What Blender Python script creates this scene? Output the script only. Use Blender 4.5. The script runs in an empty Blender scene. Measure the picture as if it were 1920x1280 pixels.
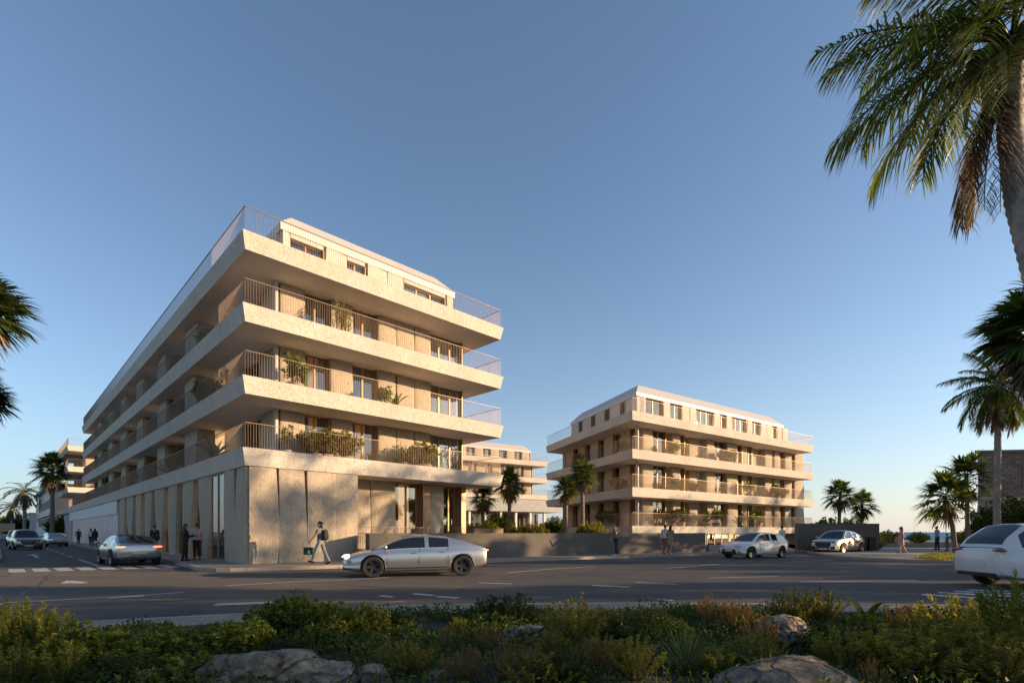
import bpy, bmesh, math, random
import numpy as np
from mathutils import Vector, Matrix
R = math.radians
rng = np.random.default_rng(7)
random.seed(7)
scene = bpy.context.scene
COL = scene.collection

# ---------------------------------------------------------------- camera numbers
F, HY, CZ = 978.0, 997.0, 1.48          # focal length and horizon in photo pixels, eye height in metres
def G(px, py, z=0.0):                   # a point of a level surface seen at a photo pixel
    Y = (CZ - z) * F / (py - HY)
    return ((px - 960) / F * Y, Y, z)
def on_line(px, A, d):                  # distance along a line on plan at which it is seen at column px
    r = (px - 960) / F
    return (r * A[1] - A[0]) / (d[0] - r * d[1])

# ---------------------------------------------------------------- objects
def tag(o, label=None, cat=None, group=None, kind=None):
    if label: o['label'] = label
    if cat: o['category'] = cat
    if group: o['group'] = group
    if kind: o['kind'] = kind
    return o
def empty(name, loc=(0, 0, 0), rz=0.0):
    o = bpy.data.objects.new(name, None)
    o.empty_display_size = 0.2
    o.location = loc; o.rotation_euler = (0, 0, rz)
    COL.objects.link(o)
    return o
def link(name, me, parent=None, loc=(0, 0, 0), rz=0.0, scale=None):
    o = bpy.data.objects.new(name, me)
    o.location = loc; o.rotation_euler = (0, 0, rz)
    if scale is not None: o.scale = (scale,) * 3 if isinstance(scale, (int, float)) else scale
    COL.objects.link(o)
    if parent is not None: o.parent = parent
    return o
def copy_tree(o, parent=None):
    c = o.copy(); COL.objects.link(c); c.parent = parent
    for ch in list(o.children): copy_tree(ch, c)
    return c

class MB:
    def __init__(s): s.v = []; s.f = []; s.m = []
    def add(s, vs, fs, mi=0):
        n = len(s.v)
        s.v += [tuple(v) for v in vs]
        s.f += [tuple(i + n for i in f) for f in fs]
        s.m += [mi] * len(fs)
        return s
    def box(s, x0, x1, y0, y1, z0, z1, mi=0):
        vs = [(x, y, z) for z in (z0, z1) for x, y in ((x0, y0), (x1, y0), (x1, y1), (x0, y1))]
        return s.add(vs, [(3, 2, 1, 0), (4, 5, 6, 7), (0, 1, 5, 4), (1, 2, 6, 5), (2, 3, 7, 6), (3, 0, 4, 7)], mi)
    def bar(s, p, q, w, h, mi=0):        # level bar from p to q, w wide on plan, h high, p/q at its bottom centre
        p = Vector(p); q = Vector(q); d = (q - p); d.z = 0
        n = Vector((-d.y, d.x, 0)).normalized() * (w / 2)
        up = Vector((0, 0, h))
        vs = [p - n, q - n, q + n, p + n, p - n + up, q - n + up, q + n + up, p + n + up]
        return s.add(vs, [(3, 2, 1, 0), (4, 5, 6, 7), (0, 1, 5, 4), (1, 2, 6, 5), (2, 3, 7, 6), (3, 0, 4, 7)], mi)
    def prism(s, lo, hi, mi=0, cap0=True, cap1=True):   # two rings of 3-D points
        n = len(lo)
        fs = [(i, (i + 1) % n, n + (i + 1) % n, n + i) for i in range(n)]
        if cap0: fs.append(tuple(range(n - 1, -1, -1)))
        if cap1: fs.append(tuple(range(n, 2 * n)))
        return s.add(list(lo) + list(hi), fs, mi)
    def loft(s, rings, mi=0, cap=True):
        n = len(rings[0]); vs = [p for r in rings for p in r]; fs = []
        for k in range(len(rings) - 1):
            for i in range(n):
                j = (i + 1) % n
                fs.append((k * n + i, k * n + j, (k + 1) * n + j, (k + 1) * n + i))
        if cap:
            fs.append(tuple(range(n - 1, -1, -1))); b = (len(rings) - 1) * n
            fs.append(tuple(range(b, b + n)))
        return s.add(vs, fs, mi)
    def tube(s, pts, rad, n=8, mi=0, cap=True):
        pts = [Vector(p) for p in pts]
        if not hasattr(rad, '__len__'): rad = [rad] * len(pts)
        rings = []; ref = None
        for i, p in enumerate(pts):
            a = pts[max(i - 1, 0)]; b = pts[min(i + 1, len(pts) - 1)]
            t = (b - a).normalized()
            if ref is None: ref = Vector((1, 0, 0)) if abs(t.x) < 0.8 else Vector((0, 1, 0))
            x = (ref - t * ref.dot(t)).normalized(); y = t.cross(x); ref = x
            rings.append([p + (x * math.cos(2 * math.pi * k / n) + y * math.sin(2 * math.pi * k / n)) * rad[i] for k in range(n)])
        return s.loft(rings, mi, cap)
    def capsule(s, p, q, r0, r1, n=12, mi=0):
        p = Vector(p); q = Vector(q); t = (q - p)
        if t.length < 1e-5: t = Vector((0, 0, 1e-4))
        t.normalize(); pts = []; rad = []
        for a in (-85, -60, -30, 0): pts.append(p + t * r0 * math.sin(R(a))); rad.append(max(r0 * math.cos(R(a)), 1e-3))
        for a in (0, 30, 60, 85): pts.append(q + t * r1 * math.sin(R(a))); rad.append(max(r1 * math.cos(R(a)), 1e-3))
        return s.tube(pts, rad, n, mi)
    def ball(s, c, r, n=12, m=8, mi=0, rot=None):
        if not hasattr(r, '__len__'): r = (r, r, r)
        rings = []
        for j in range(m + 1):
            a = math.pi * (j + 0.02) / (m + 0.04) - math.pi / 2
            ring = []
            for k in range(n):
                b = 2 * math.pi * k / n
                v = Vector((r[0] * math.cos(a) * math.cos(b), r[1] * math.cos(a) * math.sin(b), r[2] * math.sin(a)))
                if rot is not None: v = rot @ v
                ring.append(Vector(c) + v)
            rings.append(ring)
        return s.loft(rings, mi)
    def lathe(s, prof, n=24, axis='Z', c=(0, 0, 0), mi=0, closed=False):
        rings = []
        for k in range(n):
            a = 2 * math.pi * k / n; ring = []
            for r, h in prof:
                p = (r * math.cos(a), r * math.sin(a), h) if axis == 'Z' else (r * math.cos(a), h, r * math.sin(a))
                ring.append((p[0] + c[0], p[1] + c[1], p[2] + c[2]))
            rings.append(ring)
        m = len(prof); vs = [p for r in rings for p in r]; fs = []
        for k in range(n):
            k2 = (k + 1) % n
            for i in range(m - (0 if closed else 1)):
                j = (i + 1) % m
                f = (k * m + i, k2 * m + i, k2 * m + j, k * m + j)
                fs.append(f if axis == 'Z' else f[::-1])
        return s.add(vs, fs, mi)
    def mesh(s, name, mats, smooth=False, sharp=None, fix=False):
        me = bpy.data.meshes.new(name)
        me.from_pydata(s.v, [], s.f)
        for m in (mats if isinstance(mats, (list, tuple)) else [mats]): me.materials.append(m)
        if any(s.m): me.polygons.foreach_set('material_index', s.m)
        if fix:
            bm = bmesh.new(); bm.from_mesh(me)
            bmesh.ops.recalc_face_normals(bm, faces=bm.faces); bm.to_mesh(me); bm.free()
        if smooth or sharp:
            me.polygons.foreach_set('use_smooth', [True] * len(s.f))
            if sharp: me.set_sharp_from_angle(angle=R(sharp))
        me.update()
        return me
    def build(s, name, mats, parent=None, loc=(0, 0, 0), rz=0.0, **k):
        return link(name, s.mesh(name, mats, **k), parent, loc, rz)

def np_mesh(name, V, T, mat, smooth=False, mi=None):     # V (n,3), T (m,3) or (m,4)
    V = np.asarray(V, np.float32).reshape(-1, 3); T = np.asarray(T, np.int32); k = T.shape[1]
    me = bpy.data.meshes.new(name)
    me.vertices.add(len(V)); me.vertices.foreach_set('co', V.ravel())
    me.loops.add(T.size); me.loops.foreach_set('vertex_index', T.ravel())
    me.polygons.add(len(T)); me.polygons.foreach_set('loop_start', np.arange(0, T.size, k, dtype=np.int32))
    for m in (mat if isinstance(mat, (list, tuple)) else [mat]): me.materials.append(m)
    if mi is not None: me.polygons.foreach_set('material_index', np.asarray(mi, np.int32))
    if smooth: me.polygons.foreach_set('use_smooth', np.ones(len(T), bool))
    me.update(calc_edges=True); me.validate()
    return me

def evaluated(ob):                       # the object's mesh with its modifiers applied; removes the object
    dg = bpy.context.evaluated_depsgraph_get(); dg.update()
    me = bpy.data.meshes.new_from_object(ob.evaluated_get(dg))
    old = ob.data; bpy.data.objects.remove(ob); bpy.data.meshes.remove(old)
    return me
def voxel(mb, name, mat, size, smooth_it=2):
    o = link(name, mb.mesh(name, mat, fix=True))
    m = o.modifiers.new('r', 'REMESH'); m.mode = 'VOXEL'; m.voxel_size = size; m.use_smooth_shade = True
    if smooth_it:
        s = o.modifiers.new('s', 'SMOOTH'); s.iterations = smooth_it; s.factor = 0.5
    me = evaluated(o); me.name = name
    if not me.materials: me.materials.append(mat)
    return me

# ---------------------------------------------------------------- materials
def new_mat(name):
    m = bpy.data.materials.new(name); m.use_nodes = True
    nt = m.node_tree; nt.nodes.clear()
    out = nt.nodes.new('ShaderNodeOutputMaterial')
    return m, nt, out
def node(nt, typ, ins=None, **attrs):
    n = nt.nodes.new(typ)
    for k, v in attrs.items(): setattr(n, k, v)
    for k, v in (ins or {}).items():
        s = n.inputs[k]
        if isinstance(v, bpy.types.NodeSocket): nt.links.new(v, s)
        else: s.default_value = v if not (isinstance(v, tuple) and len(v) == 3 and s.type == 'RGBA') else (*v, 1)
    return n
def mixc(nt, f, a, b, mode='MIX'):
    n = nt.nodes.new('ShaderNodeMix'); n.data_type = 'RGBA'; n.blend_type = mode
    for s, v in ((n.inputs[0], f), (n.inputs[6], a), (n.inputs[7], b)):
        if isinstance(v, bpy.types.NodeSocket): nt.links.new(v, s)
        else: s.default_value = (*v, 1) if isinstance(v, tuple) and len(v) == 3 else v
    return n.outputs[2]
def ramp(nt, fac, stops):
    n = nt.nodes.new('ShaderNodeValToRGB'); e = n.color_ramp.elements
    e[0].position, e[1].position = stops[0][0], stops[-1][0]
    e[0].color = (*stops[0][1], 1); e[1].color = (*stops[-1][1], 1)
    for p, c in stops[1:-1]:
        x = e.new(p); x.color = (*c, 1)
    nt.links.new(fac, n.inputs[0])
    return n.outputs[0]
def coords(nt, scale=(1, 1, 1), kind='Object'):
    tc = nt.nodes.new('ShaderNodeTexCoord')
    return node(nt, 'ShaderNodeMapping', {'Vector': tc.outputs[kind], 'Scale': scale}).outputs[0]
def noise(nt, vec, scale, detail=4, rough=0.55, dist=0.0):
    return node(nt, 'ShaderNodeTexNoise', {'Vector': vec, 'Scale': scale, 'Detail': detail, 'Roughness': rough, 'Distortion': dist}).outputs[0]
def surf(name, color, rough=0.6, metal=0.0, var=0.0, vscale=8.0, bump=0.0, bscale=60.0, spec=None, emit=None, estr=0.0, coat=0.0):
    m, nt, out = new_mat(name)
    b = node(nt, 'ShaderNodeBsdfPrincipled', {'Base Color': color, 'Roughness': rough, 'Metallic': metal})
    if spec is not None: b.inputs['Specular IOR Level'].default_value = spec
    if coat: b.inputs['Coat Weight'].default_value = coat; b.inputs['Coat Roughness'].default_value = 0.04
    v = coords(nt) if (var or bump) else None
    if var:
        n = noise(nt, v, vscale)
        c = ramp(nt, n, [(0.3, tuple(x * (1 - var) for x in color)), (0.7, tuple(min(1, x * (1 + var)) for x in color))])
        nt.links.new(c, b.inputs['Base Color'])
    if bump:
        n = noise(nt, v, bscale, 3)
        bp = node(nt, 'ShaderNodeBump', {'Height': n, 'Strength': bump, 'Distance': 0.02})
        nt.links.new(bp.outputs[0], b.inputs['Normal'])
    if emit:
        b.inputs['Emission Color'].default_value = (*emit, 1); b.inputs['Emission Strength'].default_value = estr
    nt.links.new(b.outputs[0], out.inputs[0])
    return m
def concrete(name, color, fleck=0.55, stretch=(1, 1, 0.35), bump=0.5, grain=1.0):
    m, nt, out = new_mat(name)
    v = coords(nt)
    vs = coords(nt, stretch)
    big = noise(nt, v, 0.55, 5)
    mid = noise(nt, vs, 5.0, 5, 0.6)
    fine = noise(nt, vs, 24.0 * grain, 3, 0.6)
    pit = noise(nt, vs, 13.0 * grain, 4, 0.75, 0.6)
    c = ramp(nt, big, [(0.3, tuple(x * 0.88 for x in color)), (0.7, tuple(min(1, x * 1.1) for x in color))])
    c = mixc(nt, ramp(nt, mid, [(0.35, (0.45,) * 3), (0.65, (0.0,) * 3)]), c, tuple(x * y for x, y in zip(color, (0.78, 0.74, 0.7))))
    c = mixc(nt, ramp(nt, pit, [(0.555, (0,) * 3), (0.64, (fleck,) * 3)]), c, tuple(x * y for x, y in zip(color, (0.38, 0.32, 0.28))))
    drip = noise(nt, coords(nt, (2.6, 2.6, 0.16)), 1.4, 5, 0.65)
    c = mixc(nt, ramp(nt, drip, [(0.52, (0,) * 3), (0.74, (0.24,) * 3)]), c, tuple(x * y for x, y in zip(color, (0.62, 0.58, 0.54))))
    b = node(nt, 'ShaderNodeBsdfPrincipled', {'Base Color': c, 'Roughness': 0.85, 'Specular IOR Level': 0.2})
    h = node(nt, 'ShaderNodeMath', {0: mid, 1: fine}, operation='ADD')
    h2 = node(nt, 'ShaderNodeMath', {0: h.outputs[0], 1: pit}, operation='SUBTRACT')
    bp = node(nt, 'ShaderNodeBump', {'Height': h2.outputs[0], 'Strength': bump, 'Distance': 0.03})
    nt.links.new(bp.outputs[0], b.inputs['Normal']); nt.links.new(b.outputs[0], out.inputs[0])
    return m
def glassy(name, tint=(0.85, 0.85, 0.85), ior=1.5, rough=0.0, base=0.04, gloss=(1, 1, 1)):
    m, nt, out = new_mat(name)
    fr = node(nt, 'ShaderNodeFresnel', {'IOR': ior})
    k = node(nt, 'ShaderNodeMath', {0: fr.outputs[0], 1: base}, operation='ADD', use_clamp=True)
    t = node(nt, 'ShaderNodeBsdfTransparent', {'Color': tint})
    g = node(nt, 'ShaderNodeBsdfGlossy', {'Color': gloss, 'Roughness': rough})
    mx = node(nt, 'ShaderNodeMixShader', {0: k.outputs[0], 1: t.outputs[0], 2: g.outputs[0]})
    nt.links.new(mx.outputs[0], out.inputs[0])
    return m
def leaf(name, c1, c2, trans=0.35, rough=0.5, c3=None):
    m, nt, out = new_mat(name)
    g = nt.nodes.new('ShaderNodeNewGeometry')
    st = [(0.0, c1), (0.75, c2)] + ([(1.0, c3)] if c3 else [(1.0, tuple(min(1, x * 1.25) for x in c2))])
    c = ramp(nt, g.outputs['Random Per Island'], st)
    b = node(nt, 'ShaderNodeBsdfPrincipled', {'Base Color': c, 'Roughness': rough, 'Specular IOR Level': 0.15})
    tc = mixc(nt, 1.0, c, (1.0, 0.95, 0.35), 'MULTIPLY')
    tb = node(nt, 'ShaderNodeBsdfTranslucent', {'Color': mixc(nt, 1.0, tc, (1.7, 1.7, 1.7), 'MULTIPLY')})
    mx = node(nt, 'ShaderNodeMixShader', {0: trans, 1: b.outputs[0], 2: tb.outputs[0]})
    nt.links.new(mx.outputs[0], out.inputs[0])
    return m

M = {}
M['slab'] = concrete('pale_concrete', (0.60, 0.55, 0.475), 0.85, (1, 1, 0.8), 0.7, 1.2)
M['pier'] = concrete('tan_concrete', (0.47, 0.395, 0.30), 0.9, (1.2, 1.2, 0.5), 0.75, 1.35)
M['soffit'] = surf('soffit_plaster', (0.72, 0.64, 0.55), 0.9, var=0.06, vscale=1.5)
M['wall_dark'] = concrete('dark_concrete', (0.15, 0.135, 0.115), 0.35, (1, 1, 1), 0.35)
M['bronze'] = surf('bronze', (0.29, 0.175, 0.09), 0.45, 0.35, var=0.1)
M['rail'] = surf('rail_bronze', (0.24, 0.17, 0.12), 0.5, 0.3)
M['wood'] = surf('wood_panel', (0.24, 0.14, 0.075), 0.6, var=0.2, vscale=6)
M['roof'] = surf('roof_metal', (0.50, 0.47, 0.43), 0.55, 0.1, var=0.04, vscale=2)
M['white'] = surf('white_paint', (0.55, 0.54, 0.52), 0.6, var=0.05, vscale=1.5)
M['grey'] = surf('grey_render', (0.33, 0.33, 0.33), 0.8, var=0.1, vscale=1.5)
M['glass'] = glassy('window_glass', (0.78, 0.77, 0.75), 1.5, 0.0, 0.04)
M['glass_dark'] = surf('dark_glazing', (0.03, 0.035, 0.04), 0.08, spec=0.8)
M['curtain'] = surf('curtain', (0.62, 0.60, 0.56), 0.9)
M['curtain_brown'] = surf('curtain_brown', (0.30, 0.19, 0.11), 0.9)
M['interior'] = surf('interior_wall', (0.36, 0.24, 0.14), 0.9, var=0.25, vscale=0.7, emit=(1.0, 0.55, 0.22), estr=0.34)  # walls emit a faint glow in place of room lamps and warm bounce
M['lit'] = surf('room_glow', (0.5, 0.36, 0.2), 0.9, emit=(1.0, 0.66, 0.30), estr=0.55)  # glow of lamplit rooms put into the surface itself
M['lamp'] = surf('lamp_glow', (0.8, 0.5, 0.25), 0.5, emit=(1.0, 0.5, 0.18), estr=2.5)
M['column'] = surf('column_grey', (0.42, 0.40, 0.37), 0.6, var=0.05)
M['pot'] = surf('clay_pot', (0.32, 0.22, 0.15), 0.8, var=0.15)
M['pot_white'] = surf('white_pot', (0.6, 0.58, 0.54), 0.6)
M['pot_dark'] = surf('dark_pot', (0.06, 0.055, 0.05), 0.6)
M['dry_ground'] = surf('dry_ground', (0.20, 0.16, 0.12), 0.95, var=0.3, vscale=0.4)
M['soil'] = surf('soil', (0.03, 0.023, 0.016), 0.95, var=0.4, vscale=9, bump=0.8, bscale=30)
M['black'] = surf('black_plastic', (0.012, 0.012, 0.013), 0.5)
M['rubber'] = surf('rubber', (0.018, 0.018, 0.018), 0.85)
M['stem'] = surf('stem', (0.10, 0.07, 0.045), 0.9, var=0.3)
M['bark'] = surf('palm_bark', (0.17, 0.135, 0.105), 0.95, var=0.35, vscale=5, bump=0.9, bscale=18)
M['bark_grey'] = surf('grey_bark', (0.24, 0.20, 0.165), 0.9, var=0.3, vscale=4, bump=0.8, bscale=14)
M['dead'] = leaf('dead_frond', (0.09, 0.062, 0.042), (0.19, 0.135, 0.092), 0.12, 0.85)
M['palm'] = leaf('palm_leaf', (0.047, 0.080, 0.020), (0.100, 0.139, 0.034), 0.35, 0.4, (0.186, 0.199, 0.045))
M['palm_dark'] = leaf('palm_leaf_dark', (0.034, 0.059, 0.020), (0.073, 0.113, 0.034), 0.3, 0.4)
M['lf_glossy'] = leaf('glossy_leaf', (0.063, 0.090, 0.016), (0.150, 0.179, 0.028), 0.3, 0.4, (0.299, 0.263, 0.051))
M['lf_dark'] = leaf('dark_leaf', (0.029, 0.047, 0.009), (0.071, 0.096, 0.017), 0.3, 0.5)
M['lf_needle'] = leaf('needle_leaf', (0.063, 0.090, 0.019), (0.176, 0.186, 0.032), 0.35, 0.55, (0.310, 0.263, 0.051))
M['lf_olive'] = leaf('olive_leaf', (0.099, 0.101, 0.022), (0.219, 0.194, 0.038), 0.35, 0.55, (0.321, 0.232, 0.053))
M['lf_brown'] = leaf('brown_leaf', (0.110, 0.077, 0.023), (0.235, 0.148, 0.038), 0.3, 0.6, (0.309, 0.094, 0.038))
M['lf_yellow'] = leaf('yellow_green_leaf', (0.140, 0.146, 0.019), (0.274, 0.233, 0.037), 0.4, 0.5)
M['lf_grass'] = leaf('grass_blade', (0.081, 0.109, 0.022), (0.219, 0.217, 0.048), 0.35, 0.5, (0.321, 0.273, 0.096))
M['lf_blue'] = leaf('spiky_blade', (0.081, 0.109, 0.038), (0.164, 0.186, 0.065), 0.25, 0.45, (0.321, 0.273, 0.075))

def asphalt():
    m, nt, out = new_mat('asphalt')
    v = coords(nt)
    n1 = noise(nt, v, 0.25, 5); n2 = noise(nt, v, 60, 3); n3 = noise(nt, coords(nt, (0.15, 1.2, 1)), 0.9, 4)
    c = ramp(nt, n1, [(0.3, (0.098, 0.087, 0.077)), (0.7, (0.145, 0.129, 0.114))])
    c = mixc(nt, ramp(nt, n3, [(0.45, (0,) * 3), (0.7, (0.55,) * 3)]), c, (0.18, 0.16, 0.14))
    c = mixc(nt, ramp(nt, n2, [(0.4, (0.5,) * 3), (0.6, (0,) * 3)]), c, (0.04, 0.038, 0.036))
    b = node(nt, 'ShaderNodeBsdfPrincipled', {'Base Color': c, 'Roughness': 0.75, 'Specular IOR Level': 0.35, 'Diffuse Roughness': 1.0})
    bp = node(nt, 'ShaderNodeBump', {'Height': n2, 'Strength': 1.0, 'Distance': 0.05})
    nt.links.new(bp.outputs[0], b.inputs['Normal']); nt.links.new(b.outputs[0], out.inputs[0])
    return m
M['asphalt'] = asphalt()
def paving():
    m, nt, out = new_mat('paving')
    v = coords(nt)
    br = node(nt, 'ShaderNodeTexBrick', {'Vector': v, 'Color1': (0.30, 0.24, 0.19), 'Color2': (0.26, 0.21, 0.165), 'Mortar': (0.12, 0.1, 0.085), 'Scale': 1.0, 'Mortar Size': 0.012, 'Brick Width': 0.6, 'Row Height': 0.4})
    c = mixc(nt, 0.4, br.outputs[0], ramp(nt, noise(nt, v, 1.3, 6), [(0.3, (0.17, 0.135, 0.11)), (0.7, (0.33, 0.27, 0.21))]))
    b = node(nt, 'ShaderNodeBsdfPrincipled', {'Base Color': c, 'Roughness': 0.85})
    nt.links.new(b.outputs[0], out.inputs[0])
    return m
M['paving'] = paving()
M['kerb'] = concrete('kerb_stone', (0.36, 0.31, 0.26), 0.3, (1, 1, 1), 0.3)
def paint():
    m, nt, out = new_mat('road_paint')
    v = coords(nt)
    c = mixc(nt, ramp(nt, noise(nt, v, 9, 6, 0.7), [(0.40, (0.75,) * 3), (0.62, (0.05,) * 3)]), (0.62, 0.60, 0.57), (0.17, 0.16, 0.15))
    b = node(nt, 'ShaderNodeBsdfPrincipled', {'Base Color': c, 'Roughness': 0.7})
    nt.links.new(b.outputs[0], out.inputs[0])
    return m
M['paint'] = paint()
def rockmat():
    m, nt, out = new_mat('rock')
    v = coords(nt)
    n1 = noise(nt, v, 2.6, 10, 0.72); n2 = noise(nt, v, 14, 8, 0.75, 0.5)
    wv = mixc(nt, 0.18, v, node(nt, 'ShaderNodeTexNoise', {'Vector': v, 'Scale': 3.0, 'Detail': 4.0}).outputs[1])
    vo = nt.nodes.new('ShaderNodeTexVoronoi'); vo.feature = 'DISTANCE_TO_EDGE'; vo.inputs['Scale'].default_value = 2.6; nt.links.new(wv, vo.inputs['Vector'])
    crack = ramp(nt, vo.outputs['Distance'], [(0.0, (0,) * 3), (0.05, (1,) * 3)])
    c = ramp(nt, n1, [(0.36, (0.12, 0.085, 0.055)), (0.5, (0.31, 0.235, 0.165)), (0.64, (0.52, 0.41, 0.295))])
    c = mixc(nt, ramp(nt, n2, [(0.5, (0,) * 3), (0.62, (0.75,) * 3)]), c, (0.06, 0.048, 0.036))
    c = mixc(nt, crack, mixc(nt, 0.6, c, (0.03, 0.024, 0.018)), c)
    b = node(nt, 'ShaderNodeBsdfPrincipled', {'Base Color': c, 'Roughness': 0.9})
    h = node(nt, 'ShaderNodeMath', {0: n2, 1: crack}, operation='ADD')
    bp = node(nt, 'ShaderNodeBump', {'Height': h.outputs[0], 'Strength': 1.0, 'Distance': 0.05})
    nt.links.new(bp.outputs[0], b.inputs['Normal']); nt.links.new(b.outputs[0], out.inputs[0])
    return m
M['rock'] = rockmat()
def brickwork():
    m, nt, out = new_mat('old_masonry')
    v = coords(nt)
    tc = nt.nodes.new('ShaderNodeTexCoord')
    sp = node(nt, 'ShaderNodeSeparateXYZ', {0: tc.outputs['Object']})
    cb = node(nt, 'ShaderNodeCombineXYZ', {0: sp.outputs[0], 1: sp.outputs[2], 2: 0.0})
    br = node(nt, 'ShaderNodeTexBrick', {'Vector': cb.outputs[0], 'Color1': (0.13, 0.085, 0.062), 'Color2': (0.32, 0.235, 0.17), 'Mortar': (0.08, 0.065, 0.05), 'Scale': 1.0, 'Mortar Size': 0.05, 'Brick Width': 0.75, 'Row Height': 0.3})
    n = noise(nt, v, 2.2, 7, 0.65)
    c = mixc(nt, 0.35, br.outputs[0], ramp(nt, n, [(0.3, (0.10, 0.075, 0.06)), (0.7, (0.32, 0.25, 0.19))]))
    b = node(nt, 'ShaderNodeBsdfPrincipled', {'Base Color': c, 'Roughness': 0.95})
    bp = node(nt, 'ShaderNodeBump', {'Height': n, 'Strength': 0.8, 'Distance': 0.08})
    nt.links.new(bp.outputs[0], b.inputs['Normal']); nt.links.new(b.outputs[0], out.inputs[0])
    return m
M['masonry'] = brickwork()
M['masonry_pale'] = concrete('battered_stone', (0.30, 0.26, 0.215), 0.4, (1, 1, 1), 0.5)
def seamat():
    m, nt, out = new_mat('sea_water')
    v = coords(nt, (0.25, 1, 1))
    n = noise(nt, v, 0.35, 6)
    b = node(nt, 'ShaderNodeBsdfPrincipled', {'Base Color': (0.035, 0.13, 0.23), 'Roughness': 0.5, 'Specular IOR Level': 0.12})
    bp = node(nt, 'ShaderNodeBump', {'Height': n, 'Strength': 1.0, 'Distance': 1.2})
    nt.links.new(bp.outputs[0], b.inputs['Normal']); nt.links.new(b.outputs[0], out.inputs[0])
    return m
M['sea'] = seamat()

# ---------------------------------------------------------------- sky, sun, camera
EL = 11.0; AZ = 90.0                      # the sun stands to the right of the view
w = bpy.data.worlds.new('World'); scene.world = w; w.use_nodes = True
nt = w.node_tree
sky = nt.nodes.new('ShaderNodeTexSky'); sky.sky_type = 'NISHITA'; sky.sun_disc = False
sky.sun_elevation = R(EL); sky.sun_rotation = R(AZ); sky.air_density = 1.0; sky.dust_density = 0.7; sky.ozone_density = 3.5
hs = node(nt, 'ShaderNodeHueSaturation', {'Color': sky.outputs[0], 'Saturation': 0.89, 'Hue': 0.498, 'Value': 1.0})
# sea haze: the air near the horizon pales, warmer towards the sun
tcw = nt.nodes.new('ShaderNodeTexCoord'); spw = node(nt, 'ShaderNodeSeparateXYZ', {0: tcw.outputs['Generated']})
zz = node(nt, 'ShaderNodeMath', {0: spw.outputs[2], 1: 0.0}, operation='MAXIMUM')
ex = node(nt, 'ShaderNodeMath', {0: zz.outputs[0], 1: -7.0}, operation='MULTIPLY')
ex = node(nt, 'ShaderNodeMath', {0: ex.outputs[0]}, operation='EXPONENT')
ex = node(nt, 'ShaderNodeMath', {0: ex.outputs[0], 1: 0.62}, operation='MULTIPLY')
xr = node(nt, 'ShaderNodeMapRange', {'Value': spw.outputs[0], 'From Min': -0.6, 'From Max': 0.8})
hz = mixc(nt, xr.outputs[0], (2.5, 2.85, 3.4), (4.2, 3.9, 3.6))
skyc = mixc(nt, ex.outputs[0], hs.outputs[0], hz)
bg = nt.nodes['Background']; nt.links.new(skyc, bg.inputs[0]); bg.inputs[1].default_value = 0.115
sun = bpy.data.lights.new('sun', 'SUN'); sun.energy = 5.0; sun.angle = R(0.55); sun.color = (1.0, 0.70, 0.41)
so = bpy.data.objects.new('sun', sun); COL.objects.link(so); so.location = (60, 0, 30)
sd = Vector((math.sin(R(AZ)) * math.cos(R(EL)), math.cos(R(AZ)) * math.cos(R(EL)), math.sin(R(EL))))
so.rotation_euler = (-sd).to_track_quat('-Z', 'Y').to_euler()
cam = bpy.data.cameras.new('camera'); co = bpy.data.objects.new('camera', cam); COL.objects.link(co)
co.location = (0, 0, CZ); co.rotation_euler = (R(90), 0, 0)
cam.sensor_width = 36; cam.lens = 36 * F / 1920; cam.shift_y = (HY - 640) / 1920; cam.clip_end = 60000; cam.clip_start = 0.05
scene.camera = co
vs = scene.view_settings; vs.view_transform = 'Standard'; vs.look = 'None'; vs.exposure = 0.98; vs.gamma = 1
scene.cycles.use_denoising = True
scene.cycles.max_bounces = 10; scene.cycles.diffuse_bounces = 6; scene.cycles.transparent_max_bounces = 16
scene.cycles.sample_clamp_indirect = 8
scene.render.film_transparent = False
# ---------------------------------------------------------------- building kit
def offset(poly, d):                     # outward offset of a convex counter-clockwise polygon
    n = len(poly); res = []
    for i in range(n):
        p0 = Vector(poly[i - 1]); p1 = Vector(poly[i]); p2 = Vector(poly[(i + 1) % n])
        e1 = (p1 - p0).normalized(); e2 = (p2 - p1).normalized()
        n1 = Vector((e1.y, -e1.x)); n2 = Vector((e2.y, -e2.x))
        b = (n1 + n2); b = b / b.length_squared * 2
        res.append((p1.x + b.x * d, p1.y + b.y * d))
    return res
def ring(poly, z): return [(x, y, z) for x, y in poly]
def slab(bld, poly, zb, h=0.73, flare=0.14, rim=0.22, floor=0.34):
    m = MB()
    P0, P1 = ring(poly, zb), ring(offset(poly, flare), zb + h)
    P2, P3 = ring(offset(poly, flare - rim), zb + h), ring(offset(poly, -0.12), zb + floor)
    n = len(poly)
    def band(a, b, mi): m.prism(a, b, mi, False, False)
    band(P0, P1, 0); band(P1, P2, 0); band(P2, P3, 0)
    m.add(P0, [tuple(range(n - 1, -1, -1))], 1)
    m.add(P3, [tuple(range(n))], 1)
    return m.build('balcony_slab', [M['slab'], M['soffit']], bld, fix=False)
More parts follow.
